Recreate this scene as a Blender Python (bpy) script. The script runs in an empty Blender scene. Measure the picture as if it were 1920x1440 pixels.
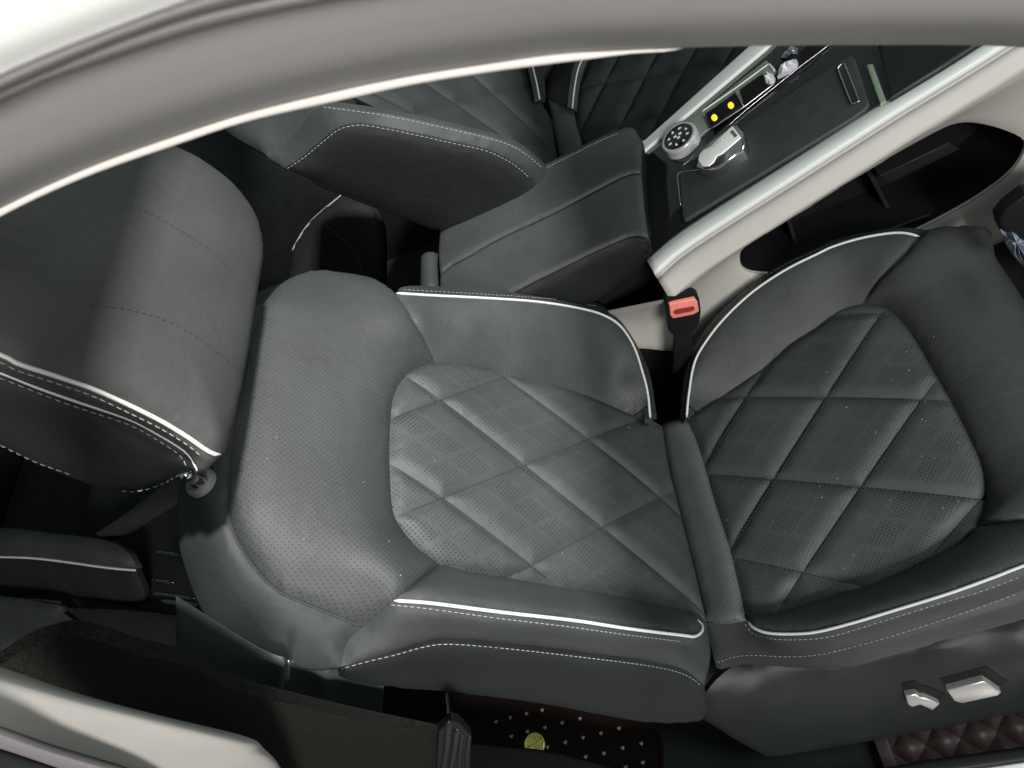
import bpy, bmesh, math, random
import numpy as np
from mathutils import Vector, Matrix
from mathutils.geometry import delaunay_2d_cdt
from mathutils.bvhtree import BVHTree
random.seed(4); rng = np.random.default_rng(4)
S = bpy.context.scene

# ------------------------------------------------------------------ camera
CAM = np.array([0.13164, -0.49062, 1.63903])
ROT = np.array([[0.90044, -0.11206, -0.42029], [0.32931, 0.80691, 0.49036], [-0.28418, 0.57995, -0.76348]])
FPX = 1350.0
cd = bpy.data.cameras.new('camera'); cam = bpy.data.objects.new('camera', cd); S.collection.objects.link(cam)
cd.sensor_width = 36; cd.lens = 36 * FPX / 1920; cd.clip_start = 0.02; cd.clip_end = 200
cd.dof.use_dof = True; cd.dof.focus_distance = 0.95; cd.dof.aperture_fstop = 16
_r, _u, _f = ROT
cam.matrix_world = Matrix([[_r[0], _u[0], -_f[0], CAM[0]], [_r[1], _u[1], -_f[1], CAM[1]],
                           [_r[2], _u[2], -_f[2], CAM[2]], [0, 0, 0, 1]])
S.camera = cam
# ------------------------------------------------------------------ world, lamps, exposure
W = bpy.data.worlds.new('World'); S.world = W; W.use_nodes = True
bg = W.node_tree.nodes['Background']; bg.inputs[0].default_value = (.74, .92, .93, 1); bg.inputs[1].default_value = .17
def area(name, loc, target, size, power, col=(1, 1, 1), size_y=None):
    l = bpy.data.lights.new(name, 'AREA'); l.energy = power; l.color = col; l.size = size
    if size_y: l.shape = 'RECTANGLE'; l.size_y = size_y
    o = bpy.data.objects.new(name, l); S.collection.objects.link(o); o.location = loc
    o.rotation_euler = (Vector(target) - Vector(loc)).to_track_quat('-Z', 'Y').to_euler(); return o
area('hall_lamp', (1.6, .15, 3.6), (-.2, .05, 1.0), .19, 205, (1.0, .97, .94))
area('hall_panel_front', (2.6, -.6, 3.0), (.3, .2, .7), 1.7, 60, (.86, 1.0, 1.01))
area('hall_panel_side', (.85, -2.9, 2.65), (.12, -.1, 1.4), .8, 128, (1.0, .95, .915))
S.view_settings.view_transform = 'Standard'; S.view_settings.look = 'None'
S.view_settings.exposure = 0.0; S.view_settings.gamma = 1

# ------------------------------------------------------------------ geometry helpers
def ray(px, py):
    d = ROT.T @ np.array([(px - 960) / FPX, -(py - 720) / FPX, 1.0]); return d / np.linalg.norm(d)
class Frame:      # a plane in the car: origin, u along, v across, n out
    def __init__(s, o, u, v):
        s.o = np.array(o, float); s.u = np.array(u, float); s.u /= np.linalg.norm(s.u)
        s.v = np.array(v, float); s.v -= s.u * (s.v @ s.u); s.v /= np.linalg.norm(s.v); s.n = np.cross(s.u, s.v)
    def hit(s, px, py, h=0):
        d = ray(px, py); return CAM + d * (((s.o + h * s.n) - CAM) @ s.n) / (d @ s.n)
    def uv(s, P): q = np.atleast_2d(P) - s.o; return np.c_[q @ s.u, q @ s.v]
    def xyz(s, u, v, h=0): return s.o + u * s.u + v * s.v + h * s.n
def sind(a): return math.sin(math.radians(a))
def cosd(a): return math.cos(math.radians(a))
CU = Frame((0, 0, .56), (cosd(9), 0, sind(9)), (0, 1, 0))              # near cushion
BA = Frame((0, 0, .56), (-sind(33), 0, cosd(33)), (0, -1, 0))          # near backrest (n points forward and up)
CU2 = Frame((-.05, 0, .64), (cosd(9), 0, sind(9)), (0, 1, 0))          # far cushion
CON = Frame((.12, 0, .80), (cosd(13), 0, sind(13)), (0, 1, 0))         # console top
LID = Frame((0, 0, .85), (1, 0, 0), (0, 1, 0))                         # armrest lid top
def YP(y): return Frame((0, y, 0), (1, 0, 0), (0, 0, 1))               # upright fore-aft plane
def ZP(z): return Frame((0, 0, z), (1, 0, 0), (0, 1, 0))
def spl(pts, n=6):          # Catmull-Rom through points of any dimension
    P = np.array(pts, float)
    if len(P) < 3: return np.array([P[0] + (P[-1] - P[0]) * t for t in np.linspace(0, 1, n + 1)])
    Q = np.vstack([2 * P[0] - P[1], P, 2 * P[-1] - P[-2]]); out = []
    for i in range(1, len(Q) - 2):
        for k in range(n):
            t = k / n; a, b, c, d = Q[i - 1:i + 3]
            out.append(.5 * (2 * b + (c - a) * t + (2 * a - 5 * b + 4 * c - d) * t * t + (3 * b - a - 3 * c + d) * t ** 3))
    out.append(P[-1]); return np.array(out)
def cv(fr, pts, h=0, n=6):  # smooth curve lying at height h (or each point's own h) over a frame
    q = [(p[0], p[1], p[2] if len(p) > 2 else h) for p in pts]
    return np.array([fr.hit(*p) for p in spl(q, n)])
def resample(P, step):
    P = np.array(P); L = np.r_[0, np.cumsum(np.linalg.norm(np.diff(P, axis=0), axis=1))]
    n = max(1, int(round(L[-1] / step))); t = np.linspace(0, L[-1], n + 1)
    return np.c_[[np.interp(t, L, P[:, k]) for k in range(P.shape[1])]].T
def dseg(Q, A, B):          # distance of each point Q to the polyline segments A-B
    out = np.full(len(Q), 1e9)
    for a, b in zip(A, B):
        ab = b - a; t = np.clip(((Q - a) @ ab) / max(ab @ ab, 1e-12), 0, 1)
        out = np.minimum(out, np.linalg.norm(Q - a - t[:, None] * ab, axis=1))
    return out
def inside(Q, poly):
    x, y = Q[:, 0], Q[:, 1]; c = np.zeros(len(Q), bool); n = len(poly)
    for i in range(n):
        (x1, y1), (x2, y2) = poly[i], poly[(i + 1) % n]
        if y1 != y2: c ^= ((y1 > y) != (y2 > y)) & (x < (x2 - x1) * (y - y1) / (y2 - y1) + x1)
    return c
def link(o, parent=None):
    S.collection.objects.link(o)
    if parent is not None: o.parent = parent
    return o
def mesh_obj(name, V, F, mat, parent=None, smooth=True, uvs=None):
    me = bpy.data.meshes.new(name); me.from_pydata([tuple(v) for v in V], [], F); me.update()
    if smooth: me.polygons.foreach_set('use_smooth', [True] * len(me.polygons))
    if uvs:
        idx = np.zeros(len(me.loops), int); me.loops.foreach_get('vertex_index', idx)
        for k, U in uvs.items():
            me.uv_layers.new(name=k).data.foreach_set('uv', np.asarray(U, float)[idx].ravel())
    if mat: me.materials.append(mat)
    return link(bpy.data.objects.new(name, me), parent)
def tps(xy, z, q, reg=1e-5):
    k = lambda r2: np.where(r2 > 0, r2 * np.log(np.maximum(r2, 1e-12)) * .5, 0)
    n = len(xy); K = k(((xy[:, None] - xy[None]) ** 2).sum(-1)) + reg * np.eye(n); P = np.c_[np.ones(n), xy]
    A = np.block([[K, P], [P.T, np.zeros((3, 3))]]); w = np.linalg.solve(A, np.r_[z, 0, 0, 0])
    return k(((q[:, None] - xy[None]) ** 2).sum(-1)) @ w[:n] + np.c_[np.ones(len(q)), q] @ w[n:]
def panel(name, mat, segs, parent=None, puff=.008, w=.025, step=.006, uvf=None, holes=(), thick=.012, extra=None,
          ctrl=None, skew=None, wob=0, pn=None, soft=False, reg=1e-5):
    """a stuffed sheet spanning a closed 3-D outline: its own thickness, edges rolled down into the seam"""
    B = np.vstack([resample(s, step)[:-1] for s in segs])
    c = B.mean(0); _, _, vt = np.linalg.svd(B - c); n = vt[2]
    if pn is not None:
        n = np.array(pn); ax0 = vt[0] - n * (vt[0] @ n); vt = np.array([ax0 / np.linalg.norm(ax0)] * 3)
    if n @ (CAM - c) < 0: n = -n
    ax = vt[0]; ay = np.cross(n, ax); loc = lambda P: np.c_[(P - c) @ ax, (P - c) @ ay]
    b2 = loc(B); hb = (B - c) @ n; nb = len(B)
    loops = [b2] + [loc(np.vstack([resample(s, step)[:-1] for s in h])) for h in holes]
    A = np.vstack(loops); Bn = np.vstack([np.roll(l, -1, 0) for l in loops])
    mn, mx = b2.min(0), b2.max(0)
    gx = np.arange(mn[0], mx[0], step); gy = np.arange(mn[1], mx[1], step * .87)
    G = np.array([(x + (j % 2) * step * .5, y) for j, y in enumerate(gy) for x in gx]) if len(gx) and len(gy) else np.zeros((0, 2))
    if len(G):
        ins = inside(G, b2)
        for l in loops[1:]: ins &= ~inside(G, l)
        G = G[ins]; G = G[dseg(G, A, Bn) > step * .55] if len(G) else G
    allp = np.vstack([A, G]); edges = []; k = 0
    for l in loops:
        m = len(l); edges += [(k + i, k + (i + 1) % m) for i in range(m)]; k += m
    vo, _, fo, _, _, _ = delaunay_2d_cdt([Vector(p) for p in allp], edges, [], 1, 1e-6)
    Q = np.array([tuple(p) for p in vo]); F = [list(f) for f in fo]
    cen = np.array([Q[f].mean(0) for f in F]); keep = inside(cen, b2)
    for l in loops[1:]: keep &= ~inside(cen, l)
    F = [f for f, kk in zip(F, keep) if kk]
    sub = np.linspace(0, nb, min(nb, 90), endpoint=False).astype(int)
    cx, cz = b2[sub], hb[sub]
    if ctrl is not None: cp = np.array(ctrl); cx = np.vstack([cx, loc(cp)]); cz = np.r_[cz, (cp - c) @ n]
    h = tps(cx, cz, Q, reg); d = dseg(Q, A, Bn); t = np.clip(d / w, 0, 1)
    onb = d < 1e-6
    if onb.any():      # exact heights on the outline
        j = np.array([np.argmin(((b2 - q) ** 2).sum(1)) for q in Q[onb]]); ok = ((b2[j] - Q[onb]) ** 2).sum(1) < 1e-8
        hh = h[onb]; hh[ok] = hb[j[ok]]; h[onb] = hh
    h = h + puff * (np.sqrt(1 - (1 - t) ** 2) if not soft else 1 - (1 - t) ** 2)
    P = c + Q[:, :1] * ax + Q[:, 1:] * ay + h[:, None] * n
    if wob: P += n * (wob * np.clip(d / w, 0, 1) * (np.sin(Q[:, 0] * 41 + 1.3 * np.sin(Q[:, 1] * 37)) * np.sin(Q[:, 1] * 29 + Q[:, 0] * 17)))[:, None]
    if extra is not None: P = P + n * extra(P)[:, None]
    F = [f if np.cross(Q[f[1]] - Q[f[0]], Q[f[2]] - Q[f[0]]) > 0 else f[::-1] for f in F]
    V = list(P); nv = len(V); UV = (uvf.uv(P) if uvf else Q); UVl = list(UV)
    from collections import Counter
    ec = Counter(); 
    for f in F:
        for i in range(len(f)): ec[(f[i], f[(i + 1) % len(f)])] += 1
    bed = [e for e in ec if (e[1], e[0]) not in ec]; mp = {}
    def sk(i):
        if i not in mp:
            mp[i] = (len(V), len(V) + 1); V.append(P[i]); V.append(P[i] - n * thick); UVl.append(UV[i]); UVl.append(UV[i])
        return mp[i]
    F2 = list(F)
    for a, b in bed:
        a0, a1 = sk(a); b0, b1 = sk(b); F2.append([b0, a0, a1, b1])
    uvs = {'UVMap': UVl}
    if skew is not None: uvs['Skew'] = skew(np.array(V))
    o = mesh_obj(name, V, F2, mat, parent, True, uvs); o['_p'] = 1
    SURF[o.name] = (P, F); return o
SURF = {}
def bvh(objs):
    V = []; F = []
    for o in objs:
        P, f = SURF[o.name]; k = len(V); V += [Vector(p) for p in P]; F += [[i + k for i in q] for q in f]
    return BVHTree.FromPolygons(V, F)
def on(bv, pts, lift=0, n=6):      # lay a smooth line on already built surfaces
    out = []; nor = []
    for p in spl([q[:2] for q in pts], n):
        d = ray(*p); hit, nn, _, _ = bv.ray_cast(Vector(CAM), Vector(d))
        if hit is None: continue
        if nn.dot(Vector(d)) > 0: nn = -nn
        out.append(np.array(hit) + lift * np.array(nn)); nor.append(np.array(nn))
    return np.array(out), np.array(nor)
def tube_data(P, r, k=8, closed=False, taper=False):
    P = np.array(P, float); n = len(P); V = []; F = []; T = np.gradient(P, axis=0); T /= np.maximum(np.linalg.norm(T, axis=1), 1e-9)[:, None]
    a = np.cross(T[0], [0.3, .5, .81]); a /= np.linalg.norm(a)
    for i in range(n):
        a = a - T[i] * (a @ T[i]); a /= np.linalg.norm(a); b = np.cross(T[i], a)
        rr = r[i] if hasattr(r, '__len__') else r
        if taper and (i == 0 or i == n - 1): rr *= .35
        for j in range(k): V.append(P[i] + rr * (math.cos(2 * math.pi * j / k) * a + math.sin(2 * math.pi * j / k) * b))
    for i in range(n - 1):
        for j in range(k): F.append([i * k + j, i * k + (j + 1) % k, (i + 1) * k + (j + 1) % k, (i + 1) * k + j])
    F.append(list(range(k))[::-1]); F.append([(n - 1) * k + j for j in range(k)]); return V, F
def tube(name, P, r, mat, parent=None, k=8, step=.006, taper=True):
    P = resample(P, step); V, F = tube_data(P, r, k, taper=taper); return mesh_obj(name, V, F, mat, parent)
def stitches(name, P, N, mat, parent, pitch=.0068, ln=.0044, r=.00042):
    L = np.r_[0, np.cumsum(np.linalg.norm(np.diff(P, axis=0), axis=1))]; V = []; F = []
    at = lambda s, A: np.array([np.interp(s, L, A[:, k]) for k in range(3)])
    s = 0
    while s + ln < L[-1]:
        a, b = at(s, P), at(s + ln, P); nn = at(s + ln / 2, N); nn /= np.linalg.norm(nn)
        m = (a + b) / 2 + nn * r * .9
        v, f = tube_data([a - nn * r * .6, m * .5 + a * .5 + nn * r * .3, m, m * .5 + b * .5 + nn * r * .3, b - nn * r * .6], r, 5)
        k = len(V); V += v; F += [[i + k for i in q] for q in f]; s += pitch * random.uniform(.96, 1.04)
    o = mesh_obj(name, V, F, mat, parent); o['kind'] = 'stuff'; return o
def box(name, c, size, mat, parent=None, axes=None, bev=.004, seg=3):
    bm = bmesh.new(); bmesh.ops.create_cube(bm, size=1)
    for v in bm.verts: v.co = Vector((v.co.x * size[0], v.co.y * size[1], v.co.z * size[2]))
    if bev: bmesh.ops.bevel(bm, geom=bm.edges[:], offset=bev, segments=seg, affect='EDGES', profile=.5)
    M = Matrix.Translation(Vector(c))
    if axes is not None: M = M @ Matrix([[axes[j][i] for j in range(3)] for i in range(3)]).to_4x4()
    bm.transform(M); me = bpy.data.meshes.new(name); bm.to_mesh(me); bm.free()
    me.polygons.foreach_set('use_smooth', [True] * len(me.polygons)); me.materials.append(mat)
    try: me.set_sharp_from_angle(angle=math.radians(50))
    except Exception: pass
    return link(bpy.data.objects.new(name, me), parent)
def prism(name, top, down, mat, parent=None, bev=.004, seg=3):
    """solid whose upper face is the outline `top`, going `down` (a vector)"""
    bm = bmesh.new(); vs = [bm.verts.new(p) for p in top]; f = bm.faces.new(vs); f.normal_update()
    if f.normal.dot(Vector(down)) > 0: f.normal_flip()
    r = bmesh.ops.extrude_face_region(bm, geom=[f]); nv = [e for e in r['geom'] if isinstance(e, bmesh.types.BMVert)]
    # the extruded copy becomes the top again: move the original down
    for v in vs: v.co += Vector(down)
    bm.faces.ensure_lookup_table(); bm.faces.new([v for v in vs][::-1]) if not any(set(fc.verts) == set(vs) for fc in bm.faces) else None
    bmesh.ops.recalc_face_normals(bm, faces=bm.faces[:])
    if bev:
        es = [e for e in bm.edges if all(v in nv for v in e.verts)]
        bmesh.ops.bevel(bm, geom=es, offset=bev, segments=seg, affect='EDGES', profile=.5)
    me = bpy.data.meshes.new(name); bm.to_mesh(me); bm.free()
    me.polygons.foreach_set('use_smooth', [True] * len(me.polygons)); me.materials.append(mat)
    try: me.set_sharp_from_angle(angle=math.radians(40))
    except Exception: pass
    return link(bpy.data.objects.new(name, me), parent)
def loft(name, curves, mat, parent=None, nacross=4, step=.01, thick=0, wrap=False):
    n = max(int(np.linalg.norm(np.diff(c, axis=0), axis=1).sum() / step) for c in curves) + 1
    R = []
    for c in curves:
        L = np.r_[0, np.cumsum(np.linalg.norm(np.diff(c, axis=0), axis=1))]; t = np.linspace(0, L[-1], n)
        R.append(np.c_[[np.interp(t, L, c[:, k]) for k in range(3)]].T)
    R = np.array(R); rows = np.array([spl(R[:, i], nacross) if nacross > 1 else R[:, i] for i in range(n)])
    m = rows.shape[1]; V = rows.reshape(-1, 3); F = [[i * m + j, i * m + j + 1, (i + 1) * m + j + 1, (i + 1) * m + j] for i in range(n - 1) for j in range(m - 1)]
    uv = [(i * step, j * .01) for i in range(n) for j in range(m)]
    c = V.mean(0); nn = np.cross(V[m] - V[0], V[1] - V[0]); mid = F[len(F) // 2]
    nn = np.cross(V[mid[1]] - V[mid[0]], V[mid[3]] - V[mid[0]])
    if nn @ (CAM - V[mid[0]]) < 0: F = [f[::-1] for f in F]
    o = mesh_obj(name, V, F, mat, parent, True, {'UVMap': uv}); SURF[o.name] = (V, F)
    if thick:
        md = o.modifiers.new('thickness', 'SOLIDIFY'); md.thickness = thick; md.offset = -1
    return o
def thing(name, label, cat, loc=(0, 0, 0), group=None):
    o = bpy.data.objects.new(name, None); link(o); o.empty_display_size = .05
    o['label'] = label; o['category'] = cat
    if group: o['group'] = group
    return o
def tag(o, label, cat, group=None):
    o['label'] = label; o['category'] = cat
    if group: o['group'] = group
    return o

# ------------------------------------------------------------------ materials
def mat(name, col, rough=.5, metal=0, spec=.5, bump=0, bscale=900, coat=0, vary=0, vscale=14, emis=0, bdist=.0004):
    m = bpy.data.materials.new(name); m.use_nodes = True; nt = m.node_tree; b = nt.nodes['Principled BSDF']
    b.inputs['Base Color'].default_value = (*col, 1); b.inputs['Roughness'].default_value = rough
    b.inputs['Metallic'].default_value = metal; b.inputs['Specular IOR Level'].default_value = spec
    b.inputs['Coat Weight'].default_value = coat; b.inputs['Coat Roughness'].default_value = .08
    tc = nt.nodes.new('ShaderNodeTexCoord')
    if vary:
        n = nt.nodes.new('ShaderNodeTexNoise'); n.inputs['Scale'].default_value = vscale; n.inputs['Detail'].default_value = 5
        nt.links.new(tc.outputs['Object'], n.inputs['Vector'])
        r = nt.nodes.new('ShaderNodeMapRange'); r.inputs[1].default_value = .3; r.inputs[2].default_value = .7
        r.inputs[3].default_value = 1 - vary; r.inputs[4].default_value = 1 + vary
        nt.links.new(n.outputs['Fac'], r.inputs[0])
        mx = nt.nodes.new('ShaderNodeVectorMath'); mx.operation = 'SCALE'; mx.inputs[0].default_value = col
        nt.links.new(r.outputs[0], mx.inputs['Scale']); nt.links.new(mx.outputs[0], b.inputs['Base Color'])
        r2 = nt.nodes.new('ShaderNodeMapRange'); r2.inputs[1].default_value = .3; r2.inputs[2].default_value = .7
        r2.inputs[3].default_value = max(rough - .07, .02); r2.inputs[4].default_value = min(rough + .07, 1)
        nt.links.new(n.outputs['Fac'], r2.inputs[0]); nt.links.new(r2.outputs[0], b.inputs['Roughness'])
    if bump:
        v = nt.nodes.new('ShaderNodeTexVoronoi'); v.inputs['Scale'].default_value = bscale
        nt.links.new(tc.outputs['Object'], v.inputs['Vector'])
        bp = nt.nodes.new('ShaderNodeBump'); bp.inputs['Strength'].default_value = bump; bp.inputs['Distance'].default_value = bdist
        nt.links.new(v.outputs['Distance'], bp.inputs['Height']); nt.links.new(bp.outputs[0], b.inputs['Normal'])
    if emis: b.inputs['Emission Color'].default_value = (*col, 1); b.inputs['Emission Strength'].default_value = emis
    return m
def crease(m, scale=38, strength=.22, dist=.004):
    nt = m.node_tree; b = nt.nodes['Principled BSDF']; tc = nt.nodes.new('ShaderNodeTexCoord')
    n = nt.nodes.new('ShaderNodeTexNoise'); n.inputs['Scale'].default_value = scale; n.inputs['Detail'].default_value = 4; n.inputs['Distortion'].default_value = .8
    nt.links.new(tc.outputs['Object'], n.inputs['Vector'])
    bp = nt.nodes.new('ShaderNodeBump'); bp.inputs['Strength'].default_value = strength; bp.inputs['Distance'].default_value = dist
    nt.links.new(n.outputs['Fac'], bp.inputs['Height'])
    if b.inputs['Normal'].links: nt.links.new(b.inputs['Normal'].links[0].from_socket, bp.inputs['Normal'])
    nt.links.new(bp.outputs[0], b.inputs['Normal']); return m
def math_node(nt, op, a, b=None, c=None):
    n = nt.nodes.new('ShaderNodeMath'); n.operation = op
    for i, x in enumerate((a, b, c)):
        if x is None: continue
        if isinstance(x, (int, float)): n.inputs[i].default_value = x
        else: nt.links.new(x, n.inputs[i])
    return n.outputs[0]
def perforate(m, pitch=.0052, size=.21, col=(.006, .007, .007), plaid=False, rot=45, amount=.85):
    """punched holes in the leather; plaid = blocks of holes between smooth bands"""
    nt = m.node_tree; b = nt.nodes['Principled BSDF']
    uv = nt.nodes.new('ShaderNodeUVMap'); uv.uv_map = 'UVMap'
    mp = nt.nodes.new('ShaderNodeMapping'); mp.inputs['Rotation'].default_value = (0, 0, math.radians(rot)); mp.inputs['Scale'].default_value = (1 / pitch,) * 3
    nt.links.new(uv.outputs[0], mp.inputs[0])
    v = nt.nodes.new('ShaderNodeTexVoronoi'); v.voronoi_dimensions = '2D'; v.inputs['Randomness'].default_value = 0; v.inputs['Scale'].default_value = 1
    nt.links.new(mp.outputs[0], v.inputs['Vector'])
    rad = size
    if plaid:
        sk = nt.nodes.new('ShaderNodeUVMap'); sk.uv_map = 'Skew'; sp = nt.nodes.new('ShaderNodeSeparateXYZ'); nt.links.new(sk.outputs[0], sp.inputs[0])
        masks = []
        for ch, bands in ((0, (.36, .66)), (1, (.34, .64))):
            fr = math_node(nt, 'FRACT', sp.outputs[ch]); e = math_node(nt, 'PINGPONG', sp.outputs[ch], .5)
            mm = math_node(nt, 'GREATER_THAN', e, .055)
            for bd in bands: mm = math_node(nt, 'MULTIPLY', mm, math_node(nt, 'GREATER_THAN', math_node(nt, 'ABSOLUTE', math_node(nt, 'SUBTRACT', fr, bd)), .026))
            masks.append(mm)
            if ch == 0: big = math_node(nt, 'LESS_THAN', math_node(nt, 'ABSOLUTE', math_node(nt, 'SUBTRACT', fr, .51)), .13)
        mask = math_node(nt, 'MULTIPLY', masks[0], masks[1])
        rad = math_node(nt, 'MULTIPLY', math_node(nt, 'ADD', math_node(nt, 'MULTIPLY', big, .045), size), mask)
    d = math_node(nt, 'SUBTRACT', v.outputs['Distance'], rad)
    f = nt.nodes.new('ShaderNodeMapRange'); f.inputs[1].default_value = -.06; f.inputs[2].default_value = .06; f.inputs[3].default_value = amount; f.inputs[4].default_value = 0
    nt.links.new(d, f.inputs[0])
    mx = nt.nodes.new('ShaderNodeMix'); mx.data_type = 'RGBA'; nt.links.new(f.outputs[0], mx.inputs[0])
    src = b.inputs['Base Color'].links
    if src: nt.links.new(src[0].from_socket, mx.inputs[6])
    else: mx.inputs[6].default_value = b.inputs['Base Color'].default_value
    mx.inputs[7].default_value = (*col, 1); nt.links.new(mx.outputs[2], b.inputs['Base Color'])
    sp_ = math_node(nt, 'MULTIPLY_ADD', f.outputs[0], -.45, .5); nt.links.new(sp_, b.inputs['Specular IOR Level'])
    return m
LE = (.032, .0365, .0365)
M = {}
M['leather'] = mat('charcoal_leather', LE, .6, spec=.36, bump=.25, bscale=1100, vary=.2, vscale=9)
M['perf'] = perforate(mat('perforated_leather', LE, .62, spec=.36, bump=.2, bscale=1100, vary=.2, vscale=9), .0046, .17, amount=.5)
M['plaid'] = perforate(mat('plaid_perforated_leather', (.040, .0455, .0455), .58, spec=.36, bump=.15, bscale=1100, vary=.1), .0044, .20, plaid=True, amount=.6)
M['shoulder_leather'] = mat('shoulder_leather', (.025, .030, .030), .6, spec=.36, bump=.25, bscale=1100, vary=.1)
M['leather_far'] = mat('far_seat_shade_leather', (.022, .027, .027), .62, spec=.36, bump=.2, bscale=1100, vary=.12)  # seat leather darkened, the far seat's shade put into its colour
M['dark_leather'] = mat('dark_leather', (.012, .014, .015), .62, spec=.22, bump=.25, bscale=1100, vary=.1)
M['leatherette'] = mat('headrest_leather', (.037, .040, .039), .64, spec=.36, bump=.35, bscale=1500, vary=.06)
M['roll'] = perforate(mat('roll_leather', (.062, .071, .071), .62, bump=.2, vary=.06), .0046, .18, amount=.6)
M['piping'] = mat('white_piping', (.54, .55, .525), .5)
M['thread'] = mat('pale_thread', (.32, .33, .31), .7)
M['dark_thread'] = mat('dark_thread', (.022, .024, .024), .7)
M['trim'] = mat('grained_dark_plastic', (.013, .015, .016), .42, spec=.3, bump=.35, bscale=1400, vary=.08)
M['black'] = mat('black_plastic', (.008, .008, .009), .5, spec=.2)
M['gloss'] = mat('piano_black', (.008, .010, .008), .07, coat=1)
M['knob'] = mat('silver_paint', (.56, .57, .57), .28, metal=.35)
M['ridge'] = mat('satin_black', (.012, .013, .014), .3, spec=.4)
M['sheet'] = mat('grey_blue_sheet', (.20, .24, .28), .45, vary=.1, vscale=30)
M['rubber'] = mat('ribbed_dark_lid', (.030, .035, .035), .62, bump=.4, bscale=700, vary=.1, vscale=40)
M['beige'] = mat('beige_plastic', (.40, .385, .355), .55, bump=.2, bscale=1500, vary=.03)
M['rim'] = mat('pale_satin_trim', (.62, .65, .625), .48, vary=.03)
M['chrome'] = mat('chrome', (.78, .79, .80), .12, metal=1)
M['satin'] = mat('satin_metal', (.55, .56, .56), .3, metal=1)
M['film'] = mat('white_protective_film', (.86, .85, .82), .35)
M['red'] = mat('coral_red_plastic', (.78, .25, .20), .4)
M['amber'] = mat('amber_lamp', (1.0, .60, .03), .4, emis=1.0)
M['carpet'] = mat('black_carpet', (.016, .017, .016), .95, bump=1, bscale=600, vary=.35, vscale=260, bdist=.002)
M['grain'] = mat('speckled_dark_carpet', (.017, .017, .015), .9, spec=.08, bump=1, bscale=700, vary=.5, vscale=420, bdist=.0015)
M['mat'] = mat('dark_brown_mat', (.013, .008, .0065), .85, spec=.1, bump=.8, bscale=500, vary=.25, vscale=90, bdist=.001)
M['quiltmat'] = mat('maroon_leather_mat', (.10, .058, .056), .42, bump=.3, bscale=1200, vary=.12, vscale=40)
M['ivory'] = mat('ivory_print', (.40, .36, .31), .6)
M['gold'] = mat('yellow_gold', (.95, .88, .25), .3, metal=.2, vary=.08, vscale=200)
M['web'] = mat('seat_belt_webbing', (.07, .09, .085), .4, bump=.7, bscale=1200)
M['rail'] = mat('grey_rail_fabric', (.30, .292, .282), .42, bump=.35, bscale=1800, vary=.03)
M['edge'] = mat('pale_headliner_edge', (.80, .76, .72), .5)
M['seal'] = mat('rubber_seal', (.22, .205, .21), .5)
M['paint'] = mat('white_car_paint', (.80, .83, .80), .2, coat=1)
M['clear'] = mat('crumpled_clear_film', (.48, .49, .53), .15, vary=.1, vscale=60)
M['greygreen'] = mat('greenish_gloss_panel', (.20, .26, .19), .16, coat=.6)
M['switch'] = mat('silver_switch', (.50, .475, .465), .32, metal=.6)
M['headliner'] = mat('headliner_cloth', (.42, .40, .37), .9)
M['floor'] = mat('floor_carpet', (.028, .030, .030), .95, bump=.8, bscale=500, vary=.3, vscale=150)
M['hall'] = mat('hall_floor', (.16, .155, .15), .5, vary=.1, vscale=3)

for k_ in ('leather', 'perf', 'plaid', 'dark_leather', 'leatherette', 'roll', 'shoulder_leather', 'leather_far'): crease(M[k_])
rev = lambda c: c[::-1]
def ext(c, d): return np.vstack([c, c[-1] + np.array(d)])
# ------------------------------------------------------------------ setting: ground, floor, roof, rail, pillar, sill
def sheet(name, x0, x1, y0, y1, z, m):
    o = mesh_obj(name, [(x0, y0, z), (x1, y0, z), (x1, y1, z), (x0, y1, z)], [[0, 1, 2, 3]], m, None, False); o['kind'] = 'structure'; return o
sheet('ground', -30, 30, -30, 30, 0, M['hall'])
fl = box('car_floor', (-.7, .40, .20), (4.4, 1.66, .06), M['floor'], bev=.01); fl['kind'] = 'structure'
dp = box('dashboard', (1.08, .40, .78), (.50, 1.50, .46), M['trim'], None, bev=.06); tag(dp, 'dark dashboard across the front of the cabin', 'dashboard')
fw = box('firewall', (1.30, .40, .40), (.06, 1.60, .40), M['floor'], None, bev=.01); fw['kind'] = 'structure'
fd = box('far_door', (-.6, 1.26, .62), (4.0, .08, .92), M['shoulder_leather'], None, bev=.03); tag(fd, 'dark lining of the far doors behind the far seat', 'door lining')
rw = box('rear_seat_back', (-2.35, .4, .75), (.18, 1.6, 1.0), M['dark_leather'], None, bev=.06); tag(rw, 'dark rear seat back behind the rear cushions', 'seat back')
# ------------------------------------------------------------------ roof and rail over the door opening
rf = thing('car_roof', 'white car roof seen at the upper left above the grey door rail', 'car roof')
def YC(y, pts): return cv(YP(y), pts)
pc3 = [(-700, 790), (-200, 495), (0, 390), (100, 342), (200, 300), (333, 253), (467, 210), (640, 168), (773, 141), (907, 120), (1040, 101), (1157, 94), (1280, 89), (1493, 85), (1680, 84), (1847, 85), (1920, 90), (2150, 112), (2900, 270)]
pc4 = [(-700, 804), (-200, 509), (0, 402), (100, 353), (200, 312), (333, 266), (467, 222), (640, 183), (773, 154), (907, 132), (1040, 114), (1110, 105), (1170, 96), (1230, 92)]
pc2 = [(-700, 590), (-200, 300), (0, 193), (67, 160), (213, 110), (333, 70), (467, 35), (640, 0), (800, -25), (1100, -55), (1500, -75), (2150, -70), (2900, 40)]
pc1 = [(-700, 572), (-200, 282), (0, 176), (67, 146), (213, 84), (367, 32), (500, 1), (640, -22), (800, -48), (1100, -78), (1500, -100), (2150, -95), (2900, 15)]
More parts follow.
